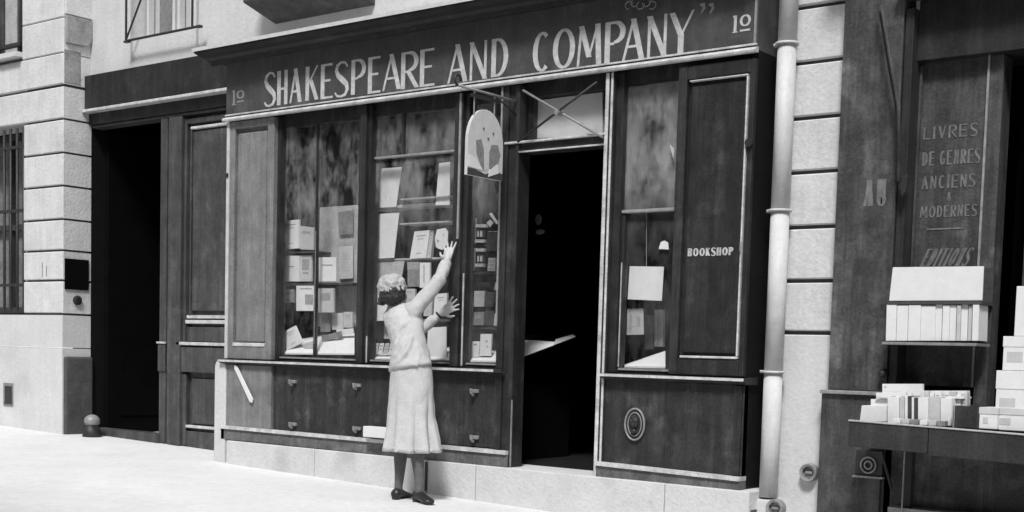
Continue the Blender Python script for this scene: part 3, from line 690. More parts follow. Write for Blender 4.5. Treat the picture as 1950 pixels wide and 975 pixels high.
# back of the windows: dark panels, a pale screen in the first window
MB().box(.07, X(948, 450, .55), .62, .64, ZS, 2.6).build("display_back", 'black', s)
MB().box(X(606, 500, .34), X(684, 500, .34), .34, .35, Z(640, 540, .34), Z(640, 393, .34)).build("display_screen", 'curtain', s)
MB().box(X(606, 500, .34), X(684, 500, .34), .342, .352, Z(640, 622, .34), Z(640, 545, .34)).build("display_screen", 'curtain', s)
# sloping display floors
def slope(u0, u1, vf, vb0, vb1, Yf=.11, Yb=.34, mt='paper'):
    p = [P3(u0, vf, Yf), P3(u1, vf + 1, Yf), P3(u1, vb1, Yb), P3(u0, vb0, Yb)]
    MB().hexa(p, [q - Vector((0, 0, .012)) for q in p]).build("display_floor", mt, s)
slope(533, 675, 672, 652, 628); slope(700, 856, 682, 672, 660); slope(874, 950, 686, 682, 664); slope(1188, 1267, 697, 694, 668)

# brackets (shutter bolts) on the riser
for (u, v) in ((560, 727), (682, 734), (560, 808), (682, 816), (905, 745), (905, 833)):
    x, z = at(u, v, 0)
    q = MB(); q.box(x - .035, x + .035, -.022, .003, z - .012, z + .014); q.tube([(x, -.02, z - .03), (x, -.045, z - .012), (x, -.05, z + .018)], .011, 8)
    q.build("shutter_bolt", 'metal', s, bevel=.004)
# medallion
x, z = at(1211, 808, 0); md = thing("boss_medallion", "oval cast medallion with a face on the riser right of the door", "medallion")
def oval(rx, rz, y0, y1, n=28): return MB().hexa([(x + rx * math.cos(2 * math.pi * k / n), y0, z + rz * math.sin(2 * math.pi * k / n)) for k in range(n)], [(x + rx * .93 * math.cos(2 * math.pi * k / n), y1, z + rz * .93 * math.sin(2 * math.pi * k / n)) for k in range(n)])
oval(.078, .106, .0, -.012).build("backplate", 'wood_r', md, smooth=False)
rg = MB(); rg.tube([(x + .072 * math.cos(t * math.pi / 14), -.016, z + .10 * math.sin(t * math.pi / 14)) for t in range(29)], .0065, 8, False); rg.build("outer_ring", 'metal', md, smooth=True)
rg = MB(); rg.tube([(x + .05 * math.cos(t * math.pi / 14), -.016, z + .075 * math.sin(t * math.pi / 14)) for t in range(29)], .004, 8, False); rg.build("inner_ring", 'metal', md, smooth=True)
fc = MB(); fc.ball((x, -.02, z + .01), .03, 1, .6, 1.25); fc.ball((x, -.035, z - .002), .01); fc.ball((x, -.03, z - .042), .018, 1.2, .6, .8); fc.ball((x - .018, -.03, z + .022), .009); fc.ball((x + .018, -.03, z + .022), .009)
fc.build("face_relief", 'iron', md, smooth=True)
# pale diagonal stick
A_, B_ = P3(450, 699, -.03), P3(480, 763, -.03)
q = MB(); dv = (B_ - A_).normalized(); nv = Vector((-dv.z, 0, dv.x))
q.hexa([A_ + nv * .018, B_ + nv * .022, B_ + dv * .02, B_ - nv * .022, A_ - nv * .018, A_ - dv * .02], [p + Vector((0, -.012, 0)) for p in (A_ + nv * .018, B_ + nv * .022, B_ + dv * .02, B_ - nv * .022, A_ - nv * .018, A_ - dv * .02)])
tag(q.build("wooden_slat", 'paper', bevel=.003), "pale wooden slat fixed aslant on the riser under the left shutter", "slat")
# little paper scraps on the glass
q = MB(); q.prism_y([at(1254, 474, .06), at(1258, 461, .06), at(1265, 458, .06), at(1272, 462, .06), at(1273, 475, .06)], .062, .064)
tag(q.build("paper_scrap", 'paper'), "small torn paper scrap on the pane left of the lettered shutter", "paper")
tag(MB().prism_y([at(1276, 276, .04), at(1284, 283, .04), at(1283, 303, .04)], .036, .04).build("paper_scrap", 'cream'), "tiny pale paper sliver high on the right shutter's edge", "paper")

# ------------------------------------------------------------------ things in the windows
def card(name, quad, Y, th, m, label, cat, group=None, lean=0, marks=None, band=None):
    """a flat thing (book, card, sheet) standing at depth Y; quad is its outline"""
    f = [P3(u, v, Y) for u, v in quad]
    if lean:
        zl_ = min(p.z for p in f)
        f = [Vector((p.x, p.y + (p.z - zl_) * lean, p.z)) for p in f]
    bk = [p + Vector((0, th, 0)) for p in f]
    o = MB().hexa(f, bk).build(name, m, bevel=.0015)
    tag(o, label, cat, group)
    c = sum(f, Vector()) / len(f)
    if not marks and cat == 'book' and m in ('paper', 'cream', 'paper2') and th <= .03:
        k_ = random.random(); marks = [(.2, .8, .12 + .1 * k_, .15 + .1 * k_), (.3, .7, .24 + .1 * k_, .26 + .1 * k_), (.35, .65, .8, .82)]
    if marks:
        mb = MB()
        for (a, bq, c_, d_) in marks:      # rectangles in the quad's own 0..1 space: tl, tr, br, bl
            def bi(s_, t_):
                top = f[0].lerp(f[1], s_); bot = f[3].lerp(f[2], s_); return top.lerp(bot, t_) + Vector((0, -.0015, 0))
            pts = [bi(a, c_), bi(bq, c_), bi(bq, d_), bi(a, d_)]
            mb.hexa(pts, [p + Vector((0, .001, 0)) for p in pts])
        mb.build("printing", 'softprint' if m in ('paper', 'cream', 'greyc', 'curtain') else 'cream', o)
    return o
def rect(u0, u1, v0, v1, sk=0): return [(u0 + sk, v0), (u1 + sk, v0), (u1, v1), (u0, v1)]
G1, G2, G3, G4 = "books and papers in the left window", "papers and books in the middle window", "books in the narrow window", "papers in the window right of the door"
lines = lambda n, a=.15, b=.85, t0=.2, t1=.8: [(a, b if k % 3 else b - .15, t0 + (t1 - t0) * k / n, t0 + (t1 - t0) * k / n + .03) for k in range(n)]
pic = [(.2, .8, .15, .55), (.25, .75, .65, .7)]
card("book", [(539, 421), (569, 418), (569, 473), (539, 475)], .18, .02, 'paper', "tall white booklet on the top shelf, leftmost in the left window", "book", G1)
card("book", [(570, 430), (597, 433), (597, 476), (570, 475)], .20, .02, 'cream', "grey paper book right beside the tall white booklet, top shelf", "book", G1, marks=[(.2, .8, .2, .3)])
card("book", rect(539, 569, 487, 536), .18, .02, 'paper', "white booklet on the middle shelf, leftmost in the left window", "book", G1, marks=[(.3, .7, .4, .44)])
card("book", rect(571, 593, 486, 536), .20, .02, 'cream', "pale grey book next to the white booklet on the middle shelf", "book", G1, marks=pic)
card("book", rect(607, 640, 490, 536), .18, .02, 'paper', "pale book standing on the middle shelf just right of the glazing bar", "book", G1, marks=[(.2, .8, .3, .34)])
card("book", rect(538, 560, 551, 576), .20, .02, 'greyc', "small dark picture book under the lower shelf at far left", "book", G1, marks=[(.1, .9, .0, .2), (.3, .8, .4, .7)])
card("book", rect(564, 602, 544, 592), .18, .02, 'paper', "pale illustrated book just left of the glazing bar, lowest row", "book", G1, marks=[(.45, .85, .35, .75), (.2, .8, .1, .14)])
card("book", rect(606, 635, 549, 595), .18, .02, 'cream', "pale illustrated book just right of the glazing bar, lowest row", "book", G1, marks=[(.2, .8, .2, .5)])
card("book", [(539, 632), (562, 620), (576, 652), (545, 668)], .14, .015, 'paper', "white booklet tilted over in the bottom left corner of the left window", "book", G1)
card("paper_sheet", [(612, 640), (650, 630), (652, 640), (614, 652)], .22, .003, 'greyc', "grey sheet lying on the sloping display floor of the left window", "paper", G1)
card("paper_sheet", [(640, 628), (673, 625), (673, 636), (642, 639)], .24, .003, 'paper', "white sheet at the back right of the left window's floor", "paper", G1)
card("paper_sheet", [(575, 655), (600, 648), (603, 660), (580, 668)], .15, .003, 'cream', "small sheet on the display floor left of the glazing bar", "paper", G1)
card("poster", [(727, 321), (765, 318), (754, 394), (716, 396)], .16, .006, 'paper', "tall white sheet leaning at the top left of the middle window", "paper", G2)
card("poster", [(836, 311), (857, 308), (856, 390), (829, 391)], .16, .006, 'paper', "tall narrow white sheet at the top right of the middle window", "paper", G2)
card("poster", [(713, 408), (760, 405), (750, 491), (701, 494)], .16, .006, 'paper', "large white sheet on the second shelf of the middle window", "paper", G2)
card("book", [(789, 441), (818, 438), (811, 491), (780, 493)], .15, .03, 'paper', "thick white book leaning behind the glass under her raised hand", "book", G2)
card("book", [(820, 439), (826, 439), (820, 491), (813, 492)], .165, .028, 'cream', "thin cream volume pressed against the thick white book's right side", "book", G2)
card("picture_card", [(832, 437), (848, 434), (853, 442), (852, 465), (842, 476), (830, 472), (828, 452)], .14, .006, 'paper', "white cut-out card with dark specks at her fingertips", "card", G2)
fsp = MB()
for u, v, r in ((834, 459, 2.2), (845, 447, 1.4), (832, 472, 1.6)): c_ = P3(u, v, .138); fsp.ball(c_, r * .0035, 1, .2, 1, 8)
tag(fsp.build("ink_spot", 'print'), "dark specks on the white cut-out card", "ink") ; fsp = bpy.data.objects["ink_spot"]; fsp.parent = bpy.data.objects["picture_card"]
del fsp["category"]; del fsp["label"]
card("picture_card", [(701, 500), (770, 497), (762, 545), (705, 545)], .18, .006, 'curtain', "wide grey picture sheet hanging above her head", "card", G2)
card("book", rect(776, 798, 499, 546), .16, .02, 'greyc', "grey book standing left of her raised sleeve", "book", G2, marks=[(.0, 1, .0, .3)])
card("book", rect(799, 818, 500, 548), .15, .02, 'paper', "narrow white book standing against her raised sleeve", "book", G2, marks=[(.4, .5, .1, .8)])
card("book", rect(770, 790, 550, 575), .16, .02, 'cream', "cream book half hidden behind her right shoulder", "book", G2)
card("poster", [(714, 545), (745, 545), (742, 610), (705, 612)], .14, .006, 'paper', "white sheet standing left of her shoulder in the middle window", "paper", G2)
card("book", [(828, 560), (851, 558), (850, 600), (825, 602)], .15, .02, 'paper', "white book behind her outstretched lower hand", "book", G2)
card("book", [(810, 560), (824, 560), (821, 602), (806, 602)], .17, .02, 'cream', "cream book left of the white one behind her watch", "book", G2)
card("poster", [(815, 624), (850, 622), (850, 684), (812, 684)], .13, .006, 'paper', "large white sheet low in the middle window right of her waist", "paper", G2)
for k in range(4):
    u = 709 + k * 10
    card("small_card", [(u + 4, 654), (u + 12, 653), (u + 9, 674), (u, 675)], .13, .004, 'paper' if k % 2 else 'cream', ["leftmost tiny card at the bottom left of the middle window", "second tiny card from the left at the bottom of the middle window", "third tiny card from the left at the bottom of the middle window", "tiny card nearest her hip at the bottom of the middle window"][k], "card", "row of tiny cards at the foot of the middle window", marks=[(.2, .8, .2, .3), (.2, .8, .5, .6)])
NW = [((880, 904, 415, 464), 'cream', "mid grey book at the top left of the narrow window", [(.2, .8, .2, .6)]),
      ((878, 902, 472, 515), 'paper', "bright white book on the second shelf of the narrow window", [(.3, .7, .5, .55)]),
      ((876, 898, 524, 567), 'greyc', "grey book with pale portrait on the third shelf of the narrow window", [(.3, .7, .2, .7)]),
      ((875, 897, 576, 621), 'paper', "bright white book on the fourth shelf of the narrow window", None),
      ((875, 894, 646, 683), 'greyc', "grey book standing at the bottom left of the narrow window", [(.2, .8, .6, .7)]),
      ((896, 911, 650, 680), 'paper', "small white card with printing between two bottom books", [(.3, .7, .15, .25)]),
      ((913, 934, 636, 678), 'paper', "white book tilted at the bottom of the narrow window", [(.5, .7, .3, .36), (.6, .75, .55, .6)]),
      ((901, 921, 554, 584), 'cream', "pale book on the third shelf right of the grey portrait book", None),
      ((900, 920, 594, 619), 'greyc', "small grey book on the fourth shelf beside the bright white one", [(.2, .8, .2, .5)]),
      ((922, 940, 556, 584), 'dgrey', "dark book on the third shelf at the right of the narrow window", None),
      ((922, 940, 592, 619), 'dgrey', "dark book on the fourth shelf at the right of the narrow window", None),
      ((928, 942, 491, 516), 'cream', "small striped card on the second shelf at the right", [(.1, .9, .2, .3), (.1, .9, .5, .6), (.1, .9, .8, .9)]),
      ((926, 948, 440, 478), 'dgrey', "dark book with pale rule high in the narrow window", [(.1, .9, .0, .04)]),
      ((940, 950, 597, 620), 'cream', "pale card squeezed against the door post, fourth shelf", None),
      ((941, 951, 538, 552), 'cream', "small pale card above the third shelf against the door post", None)]
for (r, m_, lb, mk) in NW: card("book" if r[1] - r[0] > 12 else "small_card", rect(*r, 2), .16 + (.01 if m_ == 'dgrey' else 0), .015, m_, lb, "book" if r[1] - r[0] > 12 else "card", G3, marks=mk)
for k, (u0, u1, v) in enumerate(((905, 925, 430), (904, 921, 459), (906, 921, 476), (904, 919, 505))):
    card("book", rect(u0, u1, v - 3, v + 3), .15, .03, 'cream', ["topmost pale book lying flat high in the narrow window", "second pale book lying flat, under the top one in the narrow window", "third pale book lying flat in the narrow window", "lowest pale book lying flat in the narrow window"][k], "book", G3)
for k, (v0, v1, sg) in enumerate(((438, 452, 1), (486, 499, 0))):
    card("book", rect(908, 921, v0, v1), .17, .03, 'dgrey', ["dark book with pale rules between the flat books, upper", "dark book with pale rules between the flat books, lower"][k], "book", G3, marks=[(.1, .3, .1, .9), (.5, .8, .1, .9)])
card("paper_scrap", [(931, 407), (936, 405), (949, 424), (945, 427)], .12, .004, 'paper', "thin white paper strip tilted at the top of the narrow window", "paper", G3)
card("paper_scrap", [(926, 424), (933, 418), (940, 424), (933, 433)], .13, .004, 'cream', "crumpled pale paper beside the tilted strip", "paper", G3)
card("book", rect(610, 628, 600, 632), .24, .015, 'greyc', "small grey book standing at the back of the left window's floor", "book", G1)
card("book", rect(632, 652, 596, 628), .26, .015, 'paper2', "yellowed book at the back of the left window's floor, middle one", "book", G1, marks=pic)
card("book", rect(654, 671, 594, 624), .27, .015, 'cream', "cream book at the back right of the left window's floor", "book", G1)
card("poster", [(644, 404), (672, 400), (672, 446), (645, 448)], .32, .004, 'greyc', "faint grey print pinned high on the pale screen in the left window", "poster", G1)
card("poster", [(646, 470), (672, 468), (672, 530), (646, 532)], .32, .004, 'paper2', "yellowed sheet pinned low on the pale screen in the left window", "poster", G1, marks=lines(7))
card("book", rect(541, 556, 590, 616), .24, .02, 'dgrey', "dark book in shade above the tilted booklet at far left", "book", G1)
card("book", rect(768, 784, 640, 676), .20, .02, 'greyc', "grey book low in the middle window left of her waist", "book", G2)
card("book", rect(731, 744, 615, 645), .22, .02, 'paper2', "yellowed book under the lowest shelf beside her back", "book", G2)
# window 4
card("notice_card", [(1199, 507), (1264, 508), (1260, 573), (1195, 570)], .11, .005, 'paper', "blank square white card hanging on a string in the right window", "card", G4)
tag(MB().tube([P3(1231, 404, .11), P3(1231, 507, .11)], .0022, 6).build("card_string", 'metal'), "thin string holding the square white card", "string")
card("notice_card", [(1194, 588), (1225, 587), (1226, 637), (1193, 638)], .16, .005, 'curtain', "greyer card with worn edge below the square white card", "card", G4, marks=[(.2, .3, .2, .8), (.6, .8, .3, .7)])
card("paper_sheet", rect(1187, 1192, 553, 592), .12, .004, 'cream', "narrow pale paper at the left edge of the right window", "paper", G4)
card("book", rect(1228, 1243, 600, 665), .30, .03, 'dgrey', "dark upright book in the shade of the right window", "book", G4)
card("book", rect(1246, 1262, 590, 660), .30, .03, 'greyc', "grey book at the right edge of the right window", "book", G4, marks=[(.2, .3, .05, .9)])
# sloping counter seen through the door
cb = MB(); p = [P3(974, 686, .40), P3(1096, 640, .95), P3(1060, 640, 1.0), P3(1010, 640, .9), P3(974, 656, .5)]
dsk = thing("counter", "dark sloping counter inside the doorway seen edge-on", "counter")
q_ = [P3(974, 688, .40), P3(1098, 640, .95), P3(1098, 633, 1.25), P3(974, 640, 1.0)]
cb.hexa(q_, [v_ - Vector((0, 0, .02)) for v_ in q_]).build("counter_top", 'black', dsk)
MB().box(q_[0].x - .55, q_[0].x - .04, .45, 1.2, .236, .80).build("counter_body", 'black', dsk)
def onplane(u, v, lift):   # point of the counter's plane seen at (u, v)
    n_ = (q_[1] - q_[0]).cross(q_[3] - q_[0]).normalized(); d = R0 * (u - PX) + R1 * (v - PY) + R2 * F
    t = (q_[0] + Vector((0, 0, lift)) - CAM).dot(n_) / d.dot(n_); return CAM + d * t
for poly, lb, m_ in (([(978, 685), (1056, 656), (1056, 651), (1018, 648), (1000, 648), (984, 655), (978, 662)], "spread white papers on the sloping counter inside the door", 'paper'),
                     ([(1054, 656.5), (1096, 640.5), (1090, 637), (1058, 646)], "grey papers at the far end of the sloping counter", 'cream')):
    pp = [onplane(u, v, .006 if m_ == 'paper' else .010) for u, v in poly]
    tag(MB().hexa(pp, [v_ - Vector((0, 0, .004)) for v_ in pp]).build("paper_pile", m_), lb, "papers")
st = P3(1065, 770, 2.0)
tag(MB().tube([(st.x, 2.2, .24), (st.x, 2.2, .34), (st.x, 2.2, .62), (st.x, 2.2, .66)], [.10, .11, .13, .12], 16).build("umbrella_stand", 'floor', smooth=True), "dim pale cylindrical bin deep inside the dark doorway", "bin")
# faint face deep inside: a framed picture on the wall
pf_ = thing("framed_picture", "small dim framed picture hanging deep inside the doorway", "picture")
c_ = P3(1025, 430, 1.6)
MB().box(c_.x - .09, c_.x + .09, 1.6, 1.62, c_.z - .14, c_.z + .14).build("frame", 'black', pf_)
MB().ball((c_.x, 1.60, c_.z + .05), .035, 1, .2, 1.3, 12).build("portrait_oval", 'curtain', pf_, smooth=True)
MB().ball((c_.x + .02, 1.60, c_.z - .05), .04, 1.2, .2, .6, 12).build("portrait_collar", 'paper', pf_, smooth=True)

# ------------------------------------------------------------------ hanging sign on its bracket
SX = 2.93
hs = thing("hanging_sign", "arched pale shop sign with painted bust hanging from an iron bracket", "sign")
yL, yR = -.515, -.150; zTop, zBot = 2.605, 2.165; cy_, ry = (yL + yR) / 2, (yR - yL) / 2
zsp = zTop - .22
arch = [(yL, zBot), (yR, zBot), (yR, zsp)] + [(cy_ + ry * math.cos(math.pi * k / 16), zsp + .22 * math.sin(math.pi * k / 16)) for k in range(1, 16)] + [(yL, zsp)]
MB().prism_x(arch, SX - .014, SX + .010).build("sign_board", 'paper2', hs)
def patch(pts, dx, m_, nm):   # pts in 0..1 (across, up)
    MB().prism_x([(yL + (yR - yL) * a, zBot + (zTop - zBot) * b_) for a, b_ in pts], SX + .0105, SX + .0105 + dx).build(nm, m_, hs)
patch([(.0, .0), (1, .0), (1, .10), (.8, .13), (.5, .05), (.2, .10), (0, .10)], .001, 'dgrey', "painted_ground")
patch([(.22, .52), (.36, .55), (.44, .42), (.46, .10), (.36, .18), (.24, .33)], .0016, 'greyc', "painted_lapel")
patch([(.66, .50), (.84, .52), (.92, .38), (.86, .25), (.70, .12), (.60, .16), (.60, .38)], .0022, 'greyc', "painted_lapel")
patch([(.03, .30), (.22, .26), (.42, .10), (.0, .12)], .0028, 'paper', "painted_sleeve")
patch([(.58, .02), (.88, .10), (.84, .24), (.62, .12)], .0034, 'paper', "painted_cuff")
for a, b_ in ((.40, .70), (.68, .66), (.54, .57)): patch([(a, b_), (a + .04, b_), (a + .04, b_ + .025), (a, b_ + .025)], .004, 'print', "painted_dot")
patch([(.47, .10), (.60, .14), (.60, .40), (.55, .50), (.46, .44)], .0012, 'paper2', "painted_shirt")
br = MB(); zb_ = P3(985, 192, 0).z
br.tube([(SX, 0, zb_ - .005), (SX, -.62, zb_ - .005)], .009, 8); br.build("bracket_arm", 'metal', hs, smooth=True)
cu = MB(); cu.tube([(SX, -.62 - .03 * math.sin(t * .6) , zb_ + .028 - .032 * math.cos(t * .6)) for t in range(9)], .008, 8); cu.build("bracket_scroll", 'iron', hs, smooth=True)
MB().tube([(SX, 0, zb_ - .10), (SX, -.12, zb_ - .05), (SX, -.22, zb_ - .012)], .007, 8).build("bracket_brace", 'iron', hs, smooth=True)
for y in (-.24, -.45): MB().tube([(SX, y, zb_ - .01), (SX, y, zTop - .06)], .005, 6).build("hanger", 'metal', hs)
MB().box(SX - .012, SX + .012, -.48, -.20, zb_ - .05, zb_ - .03).build("hanger_bar", 'iron', hs)

# ------------------------------------------------------------------ drainpipe
dp_ = thing("drainpipe", "white painted drainpipe with collars running up the pale pier", "drainpipe")
PXc = 4.855; py_ = .11; r_ = .056
zs_ = [Z(1458, 946, .10), .955, 1.915, 2.89, 3.9]
for i in range(4):
    MB().tube([(PXc, py_, zs_[i] + .0), (PXc, py_, zs_[i + 1] - .0)], r_, 24, True).build("pipe_length", 'pipe', dp_, smooth=False)
for z in zs_[1:4]:
    MB().tube([(PXc, py_, z - .02), (PXc, py_, z - .02), (PXc, py_, z + .07), (PXc, py_, z + .085)], [.056, .064, .064, .057], 24).build("pipe_collar", 'pipe', dp_)
    q = MB(); q.tube([(PXc, py_, z - .012), (PXc, py_, z + .002)], .070, 24); q.box(PXc - .085, PXc - .06, py_ - .012, py_ + .012, z - .014, z + .004); q.box(PXc - .01, PXc + .01, py_, YW, z - .012, z + .002)
    q.build("pipe_bracket", 'pipe', dp_)
MB().box(PXc - .075, XPL + .11, .045, YW - .006, -.4, zs_[0] - .012).build("foot_block", 'pipe', dp_, bevel=.012)
for o in dp_.children:
    for p in o.data.polygons: p.use_smooth = len(p.vertices) == 4 and abs(p.normal.z) < .5
def cap(u, v, Y, r, name, label, cat, d=.05):
    t = thing(name, label, cat); c = P3(u, v, Y); YW = Y + .03
    ring = MB(); n = 24
    ring.loft([[Vector((c.x + rr * math.cos(2 * math.pi * k / n), y, c.z + rr * math.sin(2 * math.pi * k / n))) for k in range(n)] for rr, y in ((r, YW), (r, YW - d), (r * .93, YW - d - .006), (r * .68, YW - d), (r * .66, YW - .01))], False)
    ring.build("rim", 'metal', t)
    MB().tube([(c.x, YW, c.z), (c.x, YW - d * .5, c.z)], r * .62, 20).build("cap", 'greyc', t)
    MB().box(c.x - r * .4, c.x + r * .4, YW - d * .5 - .012, YW - d * .5, c.z - r * .1, c.z + r * .16).build("cap_lug", 'metal', t)
cap(1541, 900, YW - .03, .055, "gas_cover", "round iron cap with rim near the foot of the right pier", "cap")
cap(1477, 968, .05, .055, "gas_cover", "round iron cap at the foot of the white drainpipe", "cap", .05)

# ------------------------------------------------------------------ neighbouring shop on the right
n = thing("neighbouring_shop_front", "dark panelled shop front with faint lettered window at the right edge", "shopfront")
YN = .12
zl_ = Z(1640, 748, YN); nx0_ = X(1578, 700, YN); nx1_ = X(1703, 450, YN)
MB().box(nx0_, nx1_ - .006, YN, .30, zl_ + .012, 6.0).build("panel", 'nwood', n, bevel=.004)
MB().box(nx1_, nx1_ + .05, YN + .01, .34, -.4, 3.0).build("corner_post", 'nwood2', n, bevel=.006)
MB().box(nx0_ - .036, nx1_, YN - .035, .30, zl_ - .012, zl_ + .010).build("ledge", 'fnum', n, bevel=.004)
MB().box(nx0_ - .032, nx1_ - .01, YN - .01, .30, -.6, zl_ - .013).build("lower_panel", 'nwood', n, bevel=.004)
zc_ = Z(1560, 12, YW)
gx0, gx1 = X(1738, 450, .27), X(1868, 450, .27)
MB().box(nx1_ + .05, gx0, .268, .40, 1.0, 2.719).build("window_stile", 'nwood2', n, bevel=.004)
MB().box(nx1_ + .052, nx1_ + .066, .25, .267, 1.0, 2.7).build("stile_bead", 'nwood', n)
gp_ = MB().box(gx0, gx1, .28, .288, .9, 2.719).build("window_pane", 'nwood', n, label="dark shop pane painted with faint capitals")
MB().box(gx1 - .010, gx1 + .002, .262, .279, .9, 2.719).build("pane_bead", 'fnum', n)
MB().box(gx1 + .0025, gx1 + .075, .27, .42, .5, 2.719).build("window_stile", 'nwood', n, bevel=.004)
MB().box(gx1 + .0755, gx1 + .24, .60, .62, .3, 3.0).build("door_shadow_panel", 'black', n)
MB().box(gx1 + .24, gx1 + .9, .25, .40, .9, 3.1).build("far_pilaster", 'nwood', n, bevel=.005)
MB().box(nx1_ + .052, 9, .20, .60, 2.72, 3.29).build("fascia", 'nwood2', n)
MB().box(nx1_ - .03, 9, .05, .199, 3.05, 3.10).build("fascia_moulding", 'nwood', n)
MB().box(nx0_, 9.5, YN - .25, YN + .4, 3.50, 3.6).build("cornice", 'nwood2', n)
MB().box(gx0 - .08, 9, .13, .17, -.4, .72).build("lower_window_board", 'nwood', n)
yt = .279
for (tx, u0, u1, v0, v1, sl_) in (("LIVRES", 1748, 1858, 262, 238, 0), ("DE GENRES", 1746, 1862, 313, 286, 0), ("ANCIENS", 1745, 1853, 358, 333, 0), ("&", 1794, 1806, 382, 366, 0), ("MODERNES", 1742, 1856, 413, 391, 0), ("EDITIONS", 1741, 1845, 507, 473, .45)):
    u0 += 10; u1 += 4; um = (u0 + u1) / 2
    za, zb2 = Z(um, v0, yt), Z(um, v1, yt)
    text(tx, X(u0, v0, yt), X(u1, v0, yt) - sl_ * (zb2 - za) * .6, za, zb2, yt, 'faint', gp_, .15, .085, .26, slant=sl_)
MB().box(X(1765, 436, yt), X(1835, 436, yt), yt - .002, yt, Z(1800, 437, yt), Z(1800, 434, yt)).build("painted_rule", 'faint', gp_)
pn = [o for o in n.children if o.name.startswith('panel')][0]
text("AU", X(1645, 380, YN), X(1688, 380, YN), Z(1665, 392, YN), Z(1665, 342, YN), YN, 'faint', pn, .22, .1, .3)
# bracket rod and its wire
rod = thing("awning_rod", "thin iron awning rod hanging down the neighbouring shop's corner", "rod")
MB().tube([P3(1679, 10, .02), P3(1700, 140, .02), P3(1711, 200, .03), P3(1712, 345, .05)], .011, 8).build("rod_upper", 'nwood', rod, smooth=True)
MB().tube([P3(1673, 6, .05), P3(1694, 135, .05), P3(1706, 200, .06), P3(1708, 330, .08)], .008, 8).build("rod_wire", 'iron', rod, smooth=True)
kk = P3(1718, 345, .05); q = MB(); q.hexa([kk + Vector(v_) for v_ in ((-.03, 0, .03), (.03, 0, .03), (.02, 0, -.06), (.0, 0, -.09))], [kk + Vector(v_) for v_ in ((-.03, .04, .03), (.03, .04, .03), (.02, .04, -.06), (.0, .04, -.09))])
q.build("rod_foot", 'iron', rod, bevel=.004)
kk = P3(1680, 712, .08); q = MB(); q.ball(kk, .022, 1, 1, 1.1); q.tube([kk + Vector((0, -.0, .02)), kk + Vector((0, .04, .02))], .012, 8)
tag(q.build("shutter_knob", 'iron', smooth=True), "round black knob on the neighbouring shop's corner above the stall", "knob")
# iron bracket with ring on lower panel
ib = thing("stall_bracket", "square cast iron bracket with ring under the book stall's end", "bracket")
yb_ = YN - .02; x0, z1 = at(1633, 856, yb_); x1, z0 = at(1682, 908, yb_)
MB().box(x0, x1, yb_ - .02, yb_ + .005, z0, z1).build("plate", 'iron', ib, bevel=.004)
q = MB(); cx, cz = (x0 + x1) / 2, (z0 + z1) / 2 - .01
for rr in (.045, .022): q.tube([(cx + rr * math.cos(t * math.pi / 10), yb_ - .03, cz + rr * math.sin(t * math.pi / 10)) for t in range(21)], .005, 8, False)
q.build("ring", 'metal', ib, smooth=True)
MB().box(x0 - .01, x1 + .01, yb_ - .035, yb_, z0 - .012, z0 - .001).build("lip", 'metal', ib)
MB().tube([(x1 - .01, yb_ - .02, z1), (x1 + .06, yb_ - .02, z0 - .06)], .009, 8).build("stay", 'iron', ib)
# shelf of books hung in front
YS = -.02
hb_ = thing("hanging_book_shelf", "two-tier pale bookshelf hung on the neighbouring shop window", "shelf")
x0, x1 = X(1690, 578, YS), X(1868, 578, YS)
zsA = Z(1780, 577, YS)
MB().box(x0, x1 + .004, YS, YS + .2, zsA - .008, zsA + .008).build("shelf_board", 'shelf', hb_)
x0b, x1b = X(1682, 651, YS), X(1862, 651, YS); zsB = Z(1775, 651, YS)
MB().box(x0b, x1b, YS - .02, YS + .2, zsB - .018, zsB - .003).build("shelf_board", 'greyc', hb_)
MB().box(x0b + .0, x0b + .008, YS + .19, YS + .2, Z(1700, 712, YS), 1.6).build("hanging_strap", 'metal', hb_)
MB().box(x0b, x1b, YS + .202, YS + .21, zsB, zsA + .2).build("back_board", 'dgrey', hb_)
GR = "books on the two-tier hanging shelf"
card("display_board", [(1700, 509), (1873, 507), (1870, 572), (1693, 573)], YS + .01, .012, 'paper', "wide white blank board standing on the upper tier of the hanging shelf", "board")
ed = [1686, 1706, 1728, 1752, 1780, 1793, 1807, 1820, 1828, 1842, 1850, 1863]
for k in range(len(ed) - 1):
    vt = 580 + random.choice((0, 0, 1, 2)); 
    pos = ["leftmost", "second from left", "third from left", "fourth from left", "fifth from left", "middle", "fifth from right", "fourth from right", "third from right", "second from right", "rightmost"][k]
    card("book", rect(ed[k] + .5, ed[k + 1] - .5, vt, 649, 2), YS + random.uniform(0, .02), .15, 'paper' if k not in (7, 9) else 'cream', "%s of the pale books on the lower tier of the hanging shelf" % pos, "book", GR)
# the stall table
tb = thing("book_stall", "dark wooden book stall table before the neighbouring shop, heaped with books", "table")
YT = -.32; TX0 = X(1617, 800, YT)
ts = (Z(1950, 826, YT) - Z(1617, 799, YT)) / (X(1950, 826, YT) - TX0); zt0 = Z(1617, 799, YT)
def tz(x): return zt0 + ts * (x - TX0)
TX1 = TX0 + 2.2
def tslab(x0, x1, y0, y1, d0, d1, m_, nm, par=tb):
    lo = [(x0, y0, tz(x0) + d0), (x1, y0, tz(x1) + d0), (x1, y0, tz(x1) + d1), (x0, y0, tz(x0) + d1)]
    return MB().hexa(lo, [(x, y1, z) for x, _, z in lo]).build(nm, m_, par, bevel=.003)
tslab(TX0, TX0 + .42, YT + .02, .10, -.03, -.012, 'table', "tray_board"); 
tslab(TX0, TX0 + .44, YT, YT + .018, -.145, -.010, 'table', "apron_board"); tslab(TX0 + .444, TX1, YT, YT + .018, -.155, -.010, 'table', "apron_board")
tslab(TX0 + .424, TX1, YT + .02, .10, -.03, -.012, 'table', "tray_board")
tslab(TX0 - .004, TX1, YT - .006, YT + .02, -.009, .0, 'shelfl', "apron_edge")
